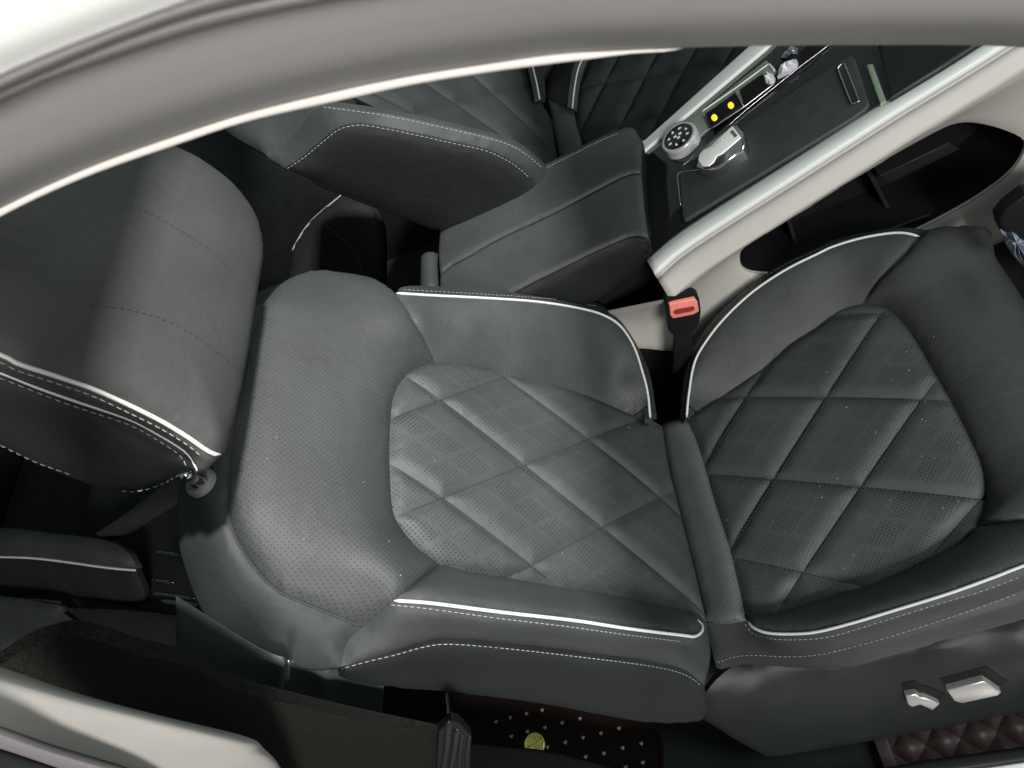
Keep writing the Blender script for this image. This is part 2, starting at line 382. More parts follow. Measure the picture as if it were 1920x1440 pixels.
pc0 = [(-700, 530), (-200, 240), (0, 140), (100, 96), (200, 57), (350, 0), (500, -45), (640, -80), (1100, -150), (1500, -180), (2150, -190), (2900, -90)]
def mix(a, b, t):
    A, B = resample(spl(a), 1), resample(spl(b), 1); n = 60
    f = lambda P: np.c_[[np.interp(np.linspace(0, 1, n), np.linspace(0, 1, len(P)), P[:, k]) for k in range(2)]].T
    return f(A) * (1 - t) + f(B) * t
rail = thing('roof_rail', 'grey cloth covered roof rail crossing the top of the door opening', 'roof rail')
def YCn(y, P): return np.array([YP(y).hit(*p) for p in P])
loft('rail_cover', [YCn(-.318, mix(pc2, pc3, 0)), YCn(-.312, mix(pc2, pc3, .04)), YCn(-.306, mix(pc2, pc3, .4)), YCn(-.300, mix(pc2, pc3, .66)),
                    YCn(-.292, mix(pc2, pc3, .80)), YCn(-.278, mix(pc2, pc3, .91)), YCn(-.262, mix(pc2, pc3, 1.0))], M['rail'], rail, 5, .006)
loft('headliner_edge', [YC(-.262, pc3[:13]) + np.array([0, -.0006, 0]), YC(-.261, [(x, y + 3) for x, y in pc4]) + np.array([0, -.0006, 0]), YC(-.252, [(x, y + 3) for x, y in pc4]) + np.array([0, 0, .004])], M['edge'], rail, 3, .006)
loft('rubber_seal', [YC(-.331, pc0), YCn(-.337, mix(pc0, pc1, .35)), YCn(-.335, mix(pc0, pc1, .8)), YCn(-.329, mix(pc0, pc1, 1.0)), YCn(-.329, mix(pc1, pc2, .35)), YCn(-.327, mix(pc1, pc2, .8)), YCn(-.318, mix(pc1, pc2, 1.0)) ], M['seal'], rail, 4, .006)
b0 = YC(-.333, pc0)
loft('roof_skin', [b0, b0 + np.array([0, -.005, .012]), b0 + np.array([0, .006, .05]), b0 + np.array([0, .06, .085]), b0 + np.array([0, .16, .10])], M['paint'], rf, 4, .008)
for x0, x1 in ((-1.6, -.027), (.467, .95)):  # unseen panels, the gap between them placed to shape the light band
    box('roof_gap_panel', ((x0 + x1) / 2, .42, 1.70), (x1 - x0, 1.30, .03), M['headliner'], rf, bev=.008)
LAMPROOF = 1.70

# ------------------------------------------------------------------ near seat
seat = thing('front_seat', 'reclined charcoal leather seat with tan lit headrest nearest the open door, filling the picture', 'car seat', (0, 0, .3), 'front seats of the car')
seat['label'] = 'near charcoal leather front seat, reclined, with white piping, quilted centres and its headrest in view'
bk = box('backrest', BA.xyz(.33, .0, -.075), (.56, .40, .10), M['dark_leather'], seat, (BA.u, BA.v, BA.n), .03, 4)
cu = box('cushion', CU.xyz(.27, 0, -.075), (.50, .42, .12), M['dark_leather'], seat, (CU.u, CU.v, CU.n), .03, 4)
bk.parent = seat; cu.parent = seat

def corner_split(P, ang=25):
    P = np.array(P); n = len(P); d = np.roll(P, -1, 0) - P; L = np.linalg.norm(d, axis=1); d = d / np.maximum(L, 1e-9)[:, None]
    cs = [i for i in range(n) if d[i] @ d[i - 1] < math.cos(math.radians(ang))]
    if not cs: return [np.vstack([P, P[:1]])]
    out = []
    for a, b in zip(cs, cs[1:] + [cs[0] + n]): out.append(np.array([P[k % n] for k in range(a, b + 1)]))
    return out
def split(poly, a, b):
    nrm = np.array([-(b - a)[1], (b - a)[0]]); s = (poly - a) @ nrm; L, R = [], []
    n = len(poly)
    for i in range(n):
        p, q, sp, sq = poly[i], poly[(i + 1) % n], s[i], s[(i + 1) % n]
        (L if sp >= 0 else R).append(p)
        if sp * sq < 0:
            x = p + (q - p) * sp / (sp - sq); L.append(x); R.append(x)
    return [np.array(k) for k in (L, R) if len(k) > 2]
def parea(p): x, y = p[:, 0], p[:, 1]; return abs(x @ np.roll(y, -1) - y @ np.roll(x, -1)) / 2
def quilts(fr, outline, A, Bl, m, parent, puff=.0058, w=.020, crown=.010, h0=0, step=.006, name='quilt_panel'):
    """diamond pads of a quilted insert, each a stuffed sheet of its own"""
    ou = fr.uv(outline); toline = lambda l: [fr.uv(fr.hit(*p, h0))[0] for p in l]
    cells = [ou]; A_ = [toline(l) for l in A]; B_ = [toline(l) for l in Bl]
    for a, b in A_ + B_:
        cells = [c for q in cells for c in split(q, a, b)]
    ring = np.vstack([ou, ou[:1]])
    def G(uv): return h0 + crown * (1 - np.exp(-dseg(uv, ring[:-1], ring[1:]) / .04))
    # skewed coordinates in which the seams are whole numbers
    def coord(lines):
        dirs = np.mean([(b - a) / np.linalg.norm(b - a) for a, b in lines], 0); nn = np.array([-dirs[1], dirs[0]]); nn /= np.linalg.norm(nn)
        pos = sorted(((a + b) / 2) @ nn for a, b in lines); sp = (pos[-1] - pos[0]) / max(1, len(pos) - 1) if len(pos) > 1 else .09
        return nn, pos[0], sp
    ca, cb = coord(A_), coord(B_)
    def skew(V): uv = fr.uv(V); return np.c_[(uv @ ca[0] - ca[1]) / ca[2] + 50, (uv @ cb[0] - cb[1]) / cb[2] + 50]
    out = []
    for c in cells:
        if parea(c) < 6e-5: continue
        segs = corner_split(c); s3 = []
        for s in segs:
            s = resample(s, step); g = G(s); s3.append(fr.o + s[:, :1] * fr.u + s[:, 1:] * fr.v + g[:, None] * fr.n)
        pf = puff * min(1, math.sqrt(parea(c)) / .06)
        out.append(panel(name, m, s3, parent, pf, w, step, fr, thick=.006, skew=skew, soft=True))
    return out

# --- backrest outlines (each point a place on the seam, with its height over the backrest plane)
topseam = cv(BA, [(495, 568), (480, 610), (465, 667), (453, 727), (442, 780), (433, 847), (428, 913), (430, 960), (440, 1000), (460, 1037), (490, 1077), (523, 1107), (567, 1127), (640, 1157), (683, 1173)], -.012)
ins_top = cv(BA, [(817, 680), (783, 690), (760, 706), (743, 730), (735, 757), (732, 790), (730, 847), (732, 913), (737, 960), (750, 987), (773, 1017), (800, 1042), (827, 1060)], 0)
ins_near = cv(BA, [(827, 1060), (873, 1075), (950, 1087), (1040, 1103), (1117, 1115), (1207, 1133), (1257, 1145), (1325, 1168)], 0)
ins_far = cv(BA, [(817, 680), (873, 683), (930, 695), (973, 710), (1030, 720), (1073, 733), (1127, 753), (1187, 780), (1242, 800)], 0)
roll_b = cv(BA, [(1242, 800), (1255, 880), (1280, 980), (1305, 1080), (1325, 1168)], 0)
seam_far = cv(BA, [(742, 551, .022), (780, 610, .03), (817, 680, 0)])
seam_near = cv(BA, [(827, 1060, 0), (763, 1107, .026), (737, 1127, .024)])
seam_near2 = cv(BA, [(737, 1127, .024), (683, 1173, -.012)], n=6)
sil_far = cv(BA, [(495, 568, -.012), (530, 530, -.02), (583, 509, -.02), (640, 513, -.01), (700, 525, .005), (742, 551, .022)])
pipe_far = [(742, 551, .022), (807, 555, .034), (907, 560, .05), (1007, 567, .06), (1090, 580, .064), (1133, 593, .064), (1163, 613, .062), (1187, 650, .058), (1203, 697, .05), (1213, 737, .042), (1218, 785, .03)]
pipe_near = [(737, 1127, .024), (807, 1132, .036), (940, 1149, .05), (1073, 1164, .056), (1173, 1179, .056), (1280, 1192, .05), (1300, 1194, .046), (1313, 1186, .042), (1315, 1173, .036), (1302, 1160, .03)]
PF, PN = cv(BA, pipe_far), cv(BA, pipe_near)
P_ = []   # panels of the backrest
upper = panel('upper_panel', M['perf'], [sil_far, seam_far, ins_top, seam_near, seam_near2, rev(topseam)], bk, .016, .05, .006, BA); P_.append(upper)
P_.append(panel('bolster', M['perf'], [PF, cv(BA, [(1218, 785, .03), (1242, 800, 0)]), rev(ins_far), rev(seam_far)], bk, .003, .02, .006, BA, pn=BA.n, ctrl=[BA.hit(*q) for q in [(880, 620, .030), (1000, 640, .034), (1090, 665, .034), (1160, 700, .028), (1000, 600, .05), (1100, 615, .052)]]))
bol_n = cv(BA, [(1302, 1160, .03), (1325, 1168, 0)])
P_.append(panel('bolster', M['leather'], [rev(ins_near), seam_near, PN, bol_n], bk, .009, .03, .006, BA))
ins = np.vstack([ins_near[:-1], rev(roll_b)[:-1], rev(ins_far)[:-1], ins_top[:-1]])
LA = [((765, 710), (1240, 1087)), ((940, 705), (1225, 930)), ((735, 873), (1025, 1085))]
LB = [((733, 785), (990, 692)), ((773, 957), (1180, 795)), ((950, 1085), (1240, 932))]
P_ += quilts(BA, ins, LA, LB, M['plaid'], bk)
# flank beyond the far piping
far_edge = cv(BA, [(742, 551, .022), (760, 537, .012), (840, 538, .02), (973, 547, .034), (1057, 556, .04), (1117, 567, .042), (1155, 592, .04), (1190, 640, .032), (1218, 700, .02), (1232, 785, .01)])
P_.append(panel('flank', M['leather'], [far_edge, cv(BA, [(1232, 785, .01), (1218, 785, .03)]), rev(PF)], bk, .0, .012, .005, BA, thick=.004, pn=BA.n))
# near flank: a band under the piping, then the dark side below the twin needle seam
crease = cv(BA, [(640, 1250, -.04), (733, 1223, -.02), (800, 1201, -.01), (840, 1196, -.006), (940, 1204, 0), (1073, 1219, .004), (1207, 1238, .004), (1280, 1254, 0), (1320, 1285, -.012)])
P_.append(panel('side_band', M['leather'], [rev(PN), seam_near2, cv(BA, [(683, 1173, -.012), (650, 1205, -.03), (640, 1250, -.04)]), crease, cv(BA, [(1320, 1285, -.012), (1332, 1230, .0), (1325, 1168, 0)]), rev(bol_n)], bk, .008, .02, .006, BA))
low = cv(BA, [(1320, 1285, -.012), (1326, 1320, -.05), (1310, 1350, -.08), (1200, 1352, -.10), (1040, 1322, -.11), (900, 1302, -.11), (720, 1285, -.10), (640, 1270, -.08), (640, 1250, -.04)])
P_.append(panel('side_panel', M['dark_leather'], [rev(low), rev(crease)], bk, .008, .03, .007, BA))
# rounded shoulder behind the top seam
sh_out = cv(BA, [(640, 1250, -.04), (583, 1254, -.06), (533, 1238, -.065), (477, 1211, -.07), (427, 1190, -.07), (390, 1160, -.07), (368, 1120, -.07), (352, 1077, -.07), (337, 1027, -.07), (334, 960, -.07), (337, 905, -.07), (372, 790, -.07), (420, 640, -.06), (450, 575, -.04), (495, 568, -.012)])
sh = panel('shoulder', M['shoulder_leather'], [topseam, cv(BA, [(683, 1173, -.012), (650, 1205, -.03), (640, 1250, -.04)]), sh_out], bk, .014, .06, .007, BA); P_.append(sh)
bv = bvh(P_)
for pts in (pipe_far, pipe_near):
    P = cv(BA, pts); tube('piping', P + BA.n * .0015, .0020, M['piping'], bk)
ts, _ = on(bv, [(493, 575), (478, 612), (463, 668), (451, 728), (440, 781), (431, 847), (426, 913), (428, 960), (438, 1001), (458, 1039), (488, 1079), (521, 1109), (566, 1130), (640, 1160), (680, 1175)], .0008)
tube('seam_cord', ts, .0010, M['leather'], bk, 6)
def st(bv, parent, pts, pitch=.0068, m='thread', **k):
    P, N = on(bv, pts, .0, 8)
    if len(P) > 2: return stitches('stitching', P, N, M[m], parent, pitch, pitch * .65, **k)
st(bv, bk, [(733, 1134), (807, 1142), (940, 1160), (1073, 1176), (1173, 1190), (1280, 1203)])
st(bv, bk, [(640, 1254), (690, 1240), (737, 1229), (800, 1212), (847, 1208), (940, 1215), (1073, 1230), (1207, 1247), (1270, 1260), (1300, 1274), (1314, 1286)])
st(bv, bk, [(745, 543), (840, 548), (973, 556), (1057, 563), (1117, 574)], .0066)
# dark needle stitches along the quilting
for a, b in LA + LB:
    q = [tuple(np.array(a) + (np.array(b) - np.array(a)) * t) for t in np.linspace(0, 1, 14)]
    P = np.array([BA.hit(*p, .010) for p in q]); Qs = BA.uv(P); k = inside(Qs, BA.uv(ins)) 
    if k.sum() > 2: st(bv, bk, [p for p, kk in zip(q, k) if kk], .0056, 'dark_thread', r=.0007)

# --- cushion
c_far = cv(CU, [(1288, 787), (1320, 762), (1363, 737), (1440, 683), (1480, 647), (1533, 613), (1573, 583), (1617, 569)], 0)
c_front = cv(CU, [(1617, 569), (1657, 576), (1690, 600), (1723, 647), (1753, 700), (1780, 747), (1813, 810), (1840, 870), (1848, 913), (1846, 950), (1833, 987)], 0)
c_near = cv(CU, [(1833, 987), (1807, 1017), (1757, 1043), (1713, 1067), (1640, 1098), (1513, 1137), (1440, 1157), (1400, 1164)], 0)
c_back = cv(CU, [(1288, 787), (1307, 830), (1323, 880), (1343, 950), (1370, 1035), (1400, 1164)], 0)
cins = np.vstack([c_far[:-1], c_front[:-1], c_near[:-1], rev(c_back)[:-1]])
CA = [((1330, 860), (1460, 655)), ((1377, 1020), (1657, 585)), ((1470, 1130), (1755, 715)), ((1725, 1067), (1850, 925))]
CB = [((1560, 594), (1665, 590)), ((1395, 748), (1780, 753)), ((1330, 891), (1845, 938)), ((1375, 1047), (1640, 1104))]
C_ = quilts(CU, cins, CA, CB, M['plaid'], cu, puff=.0066, w=.021, crown=.012)
cpf = [(1288, 783, .03), (1292, 740, .036), (1303, 680, .044), (1327, 637, .05), (1363, 593, .054), (1413, 547, .056), (1473, 507, .056), (1533, 477, .054), (1563, 463, .05), (1613, 448, .046), (1663, 439, .04), (1697, 438, .036), (1725, 445, .03)]
CPF = cv(CU, cpf); cseam = cv(CU, [(1725, 445, .03), (1693, 482, .032), (1657, 517, .026), (1617, 569, 0)])
C_.append(panel('bolster', M['leather'], [CPF, cseam, rev(c_far), cv(CU, [(1288, 787, 0), (1288, 783, .03)])], cu, .004, .02, .006, CU, pn=CU.n, ctrl=[CU.hit(*q) for q in [(1330, 700, .028), (1400, 640, .03), (1500, 560, .032), (1600, 500, .034)]]))
cpn = [(1402, 1165, .02), (1413, 1177, .028), (1440, 1187, .034), (1487, 1189, .038), (1533, 1185, .042), (1597, 1169, .046), (1680, 1144, .048), (1780, 1113, .048), (1863, 1083, .046), (1920, 1061, .044), (2050, 1015, .035)]
CPN = cv(CU, cpn); cseam2 = cv(CU, [(1833, 987, 0), (1857, 986, .01), (1920, 980, .02), (2060, 960, .02)])
C_.append(panel('bolster', M['perf'], [rev(c_near), cseam2, cv(CU, [(2060, 960, .02), (2050, 1015, .035)]), rev(CPN), cv(CU, [(1402, 1165, .02), (1400, 1164, 0)])], cu, .012, .035, .006, CU))
fr_edge = cv(CU, [(1725, 445, .03), (1740, 432, .024), (1790, 425, .016), (1853, 430, .004), (1866, 480, -.004), (1888, 515, -.008), (1925, 572, -.012), (1965, 655, -.015), (2045, 850, -.01), (2060, 960, .02)])
C_.append(panel('front_panel', M['perf'], [fr_edge, rev(cseam2), rev(c_front), rev(cseam)], cu, .022, .06, .006, CU))
cfl = cv(CU, [(1275, 800, 0), (1276, 760, .012), (1283, 700, .022), (1300, 650, .03), (1340, 595, .034), (1400, 540, .036), (1463, 497, .036), (1530, 466, .034), (1563, 450, .03), (1640, 433, .026), (1700, 427, .024), (1740, 432, .024)])
C_.append(panel('flank', M['leather'], [cfl, cv(CU, [(1740, 432, .024), (1725, 445, .03)]), rev(CPF), cv(CU, [(1288, 783, .03), (1275, 800, 0)])], cu, .0, .01, .005, CU, thick=.004, pn=CU.n))
ccre = [(1340, 1240, -.035), (1380, 1228, -.024), (1420, 1226, -.018), (1467, 1228, -.014), (1513, 1227, -.01), (1563, 1219, -.004), (1647, 1196, .004), (1747, 1165, .008), (1847, 1131, .01), (1920, 1105, .01), (2050, 1055, .008)]
CCR = cv(CU, ccre)
C_.append(panel('side_band', M['leather'], [CPN, cv(CU, [(2050, 1015, .035), (2050, 1055, .008)]), rev(CCR), cv(CU, [(1340, 1240, -.035), (1330, 1200, -.02), (1325, 1168, -.005)]), cv(CU, [(1325, 1168, -.005), (1400, 1164, .0), (1402, 1165, .02)])], cu, .007, .02, .006, CU))
cbot = cv(CU, [(1340, 1240, -.035), (1347, 1254, -.06), (1390, 1246, -.05), (1447, 1247, -.045), (1513, 1251, -.045), (1570, 1251, -.045), (1613, 1244, -.04), (1680, 1226, -.035), (1780, 1197, -.03), (1920, 1161, -.03), (2050, 1115, -.03), (2050, 1055, .008)])
C_.append(panel('side_panel', M['leather'], [cbot, rev(CCR)], cu, .006, .015, .006, CU))
# perforated roll where cushion meets backrest
C_.append(panel('rear_roll', M['roll'], [cv(CU, [(1240, 796, -.012), (1265, 788, .0), (1288, 787, 0)]), c_back, cv(CU, [(1400, 1164, 0), (1360, 1170, 0), (1325, 1169, -.012)]), cv(CU, [(1325, 1169, -.012), (1305, 1082, -.012), (1280, 982, -.012), (1255, 882, -.012), (1240, 796, -.012)])], cu, .013, .025, .005, CU))
bc = bvh(C_)
tube('piping', CPF + CU.n * .0015, .0020, M['piping'], cu); tube('piping', CPN + CU.n * .0015, .0020, M['piping'], cu)
st(bc, cu, [(1396, 1169), (1413, 1188), (1453, 1198), (1507, 1199), (1563, 1192), (1647, 1167), (1747, 1136), (1847, 1106), (1915, 1080)])
st(bc, cu, [(1345, 1242), (1380, 1231), (1420, 1229), (1467, 1231), (1513, 1230), (1563, 1222), (1647, 1200), (1747, 1169), (1847, 1135), (1915, 1110)])
st(bc, cu, [(1281, 770), (1285, 725), (1296, 672), (1320, 628), (1355, 585), (1407, 538), (1467, 499), (1530, 470), (1563, 456), (1640, 440)], .0066)
for a, b in CA + CB:
    q = [tuple(np.array(a) + (np.array(b) - np.array(a)) * t) for t in np.linspace(0, 1, 14)]
    P = np.array([CU.hit(*p, .012) for p in q]); k = inside(CU.uv(P), CU.uv(cins))
    if k.sum() > 2: st(bc, cu, [p for p, kk in zip(q, k) if kk], .0056, 'dark_thread', r=.0007)

# a little lint on the leather
LV, LF = [], []
for _ in range(46):
    px, py, b_ = (random.uniform(1330, 1800), random.uniform(620, 1100), bc) if random.random() < .6 else (random.uniform(470, 1250), random.uniform(620, 1090), bv)
    d = ray(px, py); h_, n_, _, _ = b_.ray_cast(Vector(CAM), Vector(d))
    if h_ is None: continue
    n_ = np.array(n_); n_ = n_ if n_ @ d < 0 else -n_; h_ = np.array(h_); a_ = np.cross(n_, [random.uniform(-1, 1), random.uniform(-1, 1), random.uniform(-1, 1)]); a_ /= np.linalg.norm(a_)
    v_, f_ = tube_data([h_ - a_ * random.uniform(.0004, .0012) + n_ * .0003, h_ + n_ * .0006, h_ + a_ * .0006 + n_ * .0003], random.uniform(.0002, .00045), 5); k_ = len(LV); LV += v_; LF += [[i + k_ for i in q] for q in f_]
mesh_obj('lint', LV, LF, mat('pale_lint', (.5, .5, .47), .9), cu)['kind'] = 'stuff'
# --- headrest
ho = BA.hit(410, 855, .10); HR = Frame(ho, (-sind(18), 0, cosd(18)), (0, -1, 0))
hd_core = box('headrest', HR.xyz(.115, -.135, -.055), (.17, .20, .06), M['dark_leather'], seat, (HR.u, HR.v, HR.n), .025, 4)
hp1 = [(-330, 560), (-120, 625), (0, 666), (33, 683), (100, 705), (167, 728), (233, 757), (300, 790), (350, 820), (383, 843), (400, 852), (413, 853)]
H1 = cv(HR, hp1, 0)
hface = [H1, cv(HR, [(413, 853), (425, 838), (445, 762), (460, 690), (473, 610), (484, 540)], -.006), cv(HR, [(484, 540, -.006), (492, 490, -.008), (490, 450, -.01), (474, 404, -.012), (432, 350, -.014), (372, 305, -.016), (330, 283, -.016), (230, 240, -.018), (80, 205, -.02), (-80, 200, -.02), (-230, 250, -.02), (-320, 360, -.02), (-350, 470, -.01), (-330, 560, 0)])]
hseam = [(165, 573), (233, 580), (300, 597), (350, 621), (400, 655), (427, 677), (448, 700)]
H_ = [panel('front_cover', M['leatherette'], hface, hd_core, .026, .075, .006, HR)]
hp2 = [(-330, 590), (-120, 655), (0, 695), (67, 722), (133, 746), (200, 768), (250, 786), (300, 813), (340, 838), (360, 858), (367, 880)]
H2 = cv(HR, hp2, -.022)
H_.append(panel('edge_band', M['leatherette'], [H1, cv(HR, [(413, 853, 0), (400, 868, -.01), (385, 882, -.02), (367, 880, -.022)]), rev(H2), cv(HR, [(-330, 590, -.022), (-330, 560, 0)])], hd_core, .004, .006, .004, HR))
hbot = cv(HR, [(367, 880, -.022), (345, 890, -.05), (300, 912, -.08), (257, 923, -.09), (200, 918, -.095), (133, 895, -.095), (67, 868, -.095), (0, 835, -.095), (-120, 790, -.095), (-330, 720, -.095), (-330, 590, -.022)])
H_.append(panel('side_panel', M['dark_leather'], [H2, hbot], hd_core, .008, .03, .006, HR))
bh = bvh(H_)
tube('piping', H1 + HR.n * .001, .0020, M['piping'], hd_core); tube('piping', H2 + HR.n * .003 - np.array([0, .003, 0]), .0019, M['piping'], hd_core)
st(bh, hd_core, [(-60, 658), (0, 679), (33, 695), (100, 717), (167, 740), (233, 770), (300, 803), (350, 833), (378, 856)])
st(bh, hd_core, [(-60, 688), (0, 709), (67, 735), (133, 760), (200, 782), (250, 800), (300, 828), (333, 850), (347, 868), (350, 880)])
st(bh, hd_core, [(-60, 808), (0, 834), (67, 866), (133, 890)], .0066)
st(bh, hd_core, [(228, 920), (257, 921), (300, 909), (335, 890)], .0066)
for q in (hseam, [(230, 380), (290, 405), (350, 440), (400, 475), (450, 530)]): st(bh, hd_core, q, .0062, 'dark_thread', r=.0005)
def surf(bv, px, py, lift=0):
    d = ray(px, py); h, n, _, _ = bv.ray_cast(Vector(CAM), Vector(d)); n = np.array(n)
    if n @ d > 0: n = -n
    return np.array(h) + n * lift, n
gp, gn = surf(bv, 378, 905, .002); p_hi = HR.hit(347, 888, -.045)
gax = BA.u
tube('post', [gp - gn * .01, gp + (p_hi - gp) * .5, p_hi], .0055, M['chrome'], seat, 14, .004, False)
def lathe(name, c, ax, prof, m, parent=None, k=40, sx=1.0):
    ax = np.array(ax, float); ax /= np.linalg.norm(ax); a = np.cross(ax, [0.31, .2, .93]); a /= np.linalg.norm(a); b = np.cross(ax, a); V = []; F = []
    for r, z in prof:
        for j in range(k): t = 2 * math.pi * j / k; V.append(np.array(c) + ax * z + r * (math.cos(t) * a * sx + math.sin(t) * b))
    for i in range(len(prof) - 1):
        for j in range(k): F.append([i * k + j, i * k + (j + 1) % k, (i + 1) * k + (j + 1) % k, (i + 1) * k + j])
    F.append(list(range(k))[::-1]); F.append([(len(prof) - 1) * k + j for j in range(k)])
    o = mesh_obj(name, V, F, m, parent)
    try: o.data.set_sharp_from_angle(angle=math.radians(45))
    except Exception: pass
    return o
lathe('post_guide', gp, gn, [(.0165, -.02), (.017, .0), (.0155, .004), (.012, .0055), (.0085, .004), (.0075, -.002)], M['seal'], seat)

# --- lower side shield with its switches
SY = Frame((0, -.265, .50), (1, 0, 0), (0, .09, .20))
trim = panel('side_shield', M['trim'], [cv(SY, [(1322, 1300, .0), (1350, 1268, -.012), (1400, 1240, -.03), (1513, 1238, -.03), (1620, 1232, -.03), (1780, 1184, -.03), (1920, 1146, -.03), (2060, 1105, -.03)]),
             cv(SY, [(2060, 1105, -.03), (2060, 1200, .0), (2060, 1290, .0)]), cv(SY, [(2060, 1290, .0), (1920, 1333, .0), (1713, 1375, .0), (1580, 1398, .0), (1445, 1422, .0)]),
             cv(SY, [(1445, 1422, .0), (1385, 1390, .0), (1322, 1350, .0)]), cv(SY, [(1322, 1350, .0), (1322, 1300, .0)], n=3)], seat, .004, .02, .008,
             ctrl=[SY.hit(1580, 1262, .002), SY.hit(1780, 1225, .004), SY.hit(1920, 1200, .004), SY.hit(1420, 1290, .0)], reg=2e-3)
bt = bvh([trim])
def surf(bv, px, py, lift=0):
    d = ray(px, py); h, n, _, _ = bv.ray_cast(Vector(CAM), Vector(d)); n = np.array(n)
    if n @ d > 0: n = -n
    return np.array(h) + n * lift, n
def switch(out, hgt, label):
    base, n = surf(bt, *np.mean(out, 0))
    top = [surf(bt, *p, hgt)[0] for p in out]; o = prism('seat_switch', top, -n * (hgt + .006), M['switch'], seat, .0022, 3); o['label'] = label
    rim = [surf(bt, *p, .0012)[0] for p in [tuple(np.array(np.mean(out, 0)) + (np.array(p) - np.mean(out, 0)) * 1.25 + (4, -10)) for p in out]]
    prism('switch_recess', rim, -n * .004, M['black'], seat, 0)
switch([(1772, 1283), (1840, 1265), (1850, 1271), (1872, 1286), (1866, 1292), (1800, 1307), (1785, 1303)], .011, 'long silver seat switch')
switch([(1694, 1294), (1714, 1290), (1722, 1297), (1732, 1298), (1758, 1309), (1745, 1321), (1722, 1311), (1706, 1316), (1698, 1310)], .011, 'small T shaped silver backrest switch')
# ------------------------------------------------------------------ far seat
fs = thing('front_seat', '', 'car seat', (0, .76, .3), 'front seats of the car')
fs['label'] = 'far charcoal leather front seat beyond the centre console, its dark side panel facing the armrest'
fb = box('backrest', BA.xyz(.33, -.76, -.085), (.56, .40, .10), M['dark_leather'], fs, (BA.u, BA.v, BA.n), .03, 4)
fc = box('cushion', CU2.xyz(.27, .78, -.085), (.50, .42, .12), M['dark_leather'], fs, (CU2.u, CU2.v, CU2.n), .03, 4)
Y5 = YP(.50)
F_ = []
s1p = [(607, 197, -.020), (640, 201, -.012), (723, 213, .0), (807, 230, .004), (873, 245, .004), (933, 260, .004), (967, 273, .002), (993, 290, 0), (1020, 313, -.004), (1045, 340, -.01)]
s2p = [(533, 315, .02), (567, 293, .02), (607, 260, .022), (633, 240, .022), (660, 232, .022), (690, 232, .022), (773, 248, .022), (840, 263, .022), (907, 278, .02), (940, 292, .02), (967, 308, .018), (990, 328, .016), (1010, 350, .014)]
S1, S2 = cv(Y5, s1p), cv(Y5, s2p)
lft = cv(Y5, [(533, 315, .02), (498, 289, 0), (533, 270, -.006), (560, 243, -.012), (587, 210, -.018), (607, 197, -.02)])
F_.append(panel('side_band', M['shoulder_leather'], [S1, cv(Y5, [(1045, 340, -.01), (1010, 350, .014)]), rev(S2), lft], fb, .006, .02, .007))  # darker leather than the near band, shade put into the colour
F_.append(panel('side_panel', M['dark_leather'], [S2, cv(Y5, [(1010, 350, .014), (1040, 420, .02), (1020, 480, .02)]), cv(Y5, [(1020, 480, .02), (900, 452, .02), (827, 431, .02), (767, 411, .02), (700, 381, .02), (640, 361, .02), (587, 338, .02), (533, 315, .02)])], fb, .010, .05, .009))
# its inner bolster and quilted face
FB = Frame(BA.o, BA.u, BA.v)
b_in = cv(FB, [(690, 160, .0), (760, 190, 0), (840, 225, 0), (900, 255, 0), (960, 295, 0), (1005, 340, 0), (1030, 380, 0)], .0)
fin = [cv(Y5, s1p), cv(FB, [(1060, 330, 0), (1042, 270, 0), (1032, 215, 0), (1012, 187, .03)]), cv(FB, [(1012, 187, .03), (1006, 155, .04), (998, 122, .045), (985, 60, .05)]), cv(FB, [(985, 60, .05), (850, 50, .03), (700, 90, .02)]), cv(FB, [(700, 90, .02), (640, 150, .02), (607, 197, .03)])]
fo = [FB.hit(*p) for p in [(655, 178), (760, 60), (985, 45), (1012, 187), (1034, 225), (1045, 300), (1050, 345), (1020, 318), (985, 287), (930, 262), (850, 242), (770, 223), (700, 200)]]
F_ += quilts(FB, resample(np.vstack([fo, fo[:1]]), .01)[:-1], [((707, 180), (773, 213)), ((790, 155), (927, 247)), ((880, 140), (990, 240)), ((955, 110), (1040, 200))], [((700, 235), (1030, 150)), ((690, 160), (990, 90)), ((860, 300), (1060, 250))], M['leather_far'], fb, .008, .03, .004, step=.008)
FPI = cv(FB, [(985, 60, .05), (998, 122, .045), (1006, 155, .04), (1012, 187, .03)])
tube('piping', FPI, .0018, M['piping'], fb)
F_.append(panel('flank', M['leather'], [FPI, cv(FB, [(1012, 187, .03), (1022, 190, .0), (1020, 150, .0), (1010, 100, .01), (985, 60, .05)])], fb, .003, .01, .006))
bf = bvh(F_)
st(bf, fb, [(p[0] - 1, p[1] + 4) for p in s1p[:-1]], .0075); st(bf, fb, [(p[0] + 1, p[1] + 4) for p in s2p[:-1]], .0075); st(bf, fb, [(p[0], p[1] - 1) for p in s2p[1:-1]], .0075, 'dark_thread')
# shoulder of the far backrest
F_.append(panel('shoulder', M['shoulder_leather'], [lft, cv(Y5, [(607, 197, -.02), (590, 150, -.1), (520, 140, -.16)]), cv(Y5, [(520, 140, -.16), (430, 190, -.12), (420, 240, -.06), (498, 289, 0), (533, 315, .02)])], fb, .012, .05, .009))
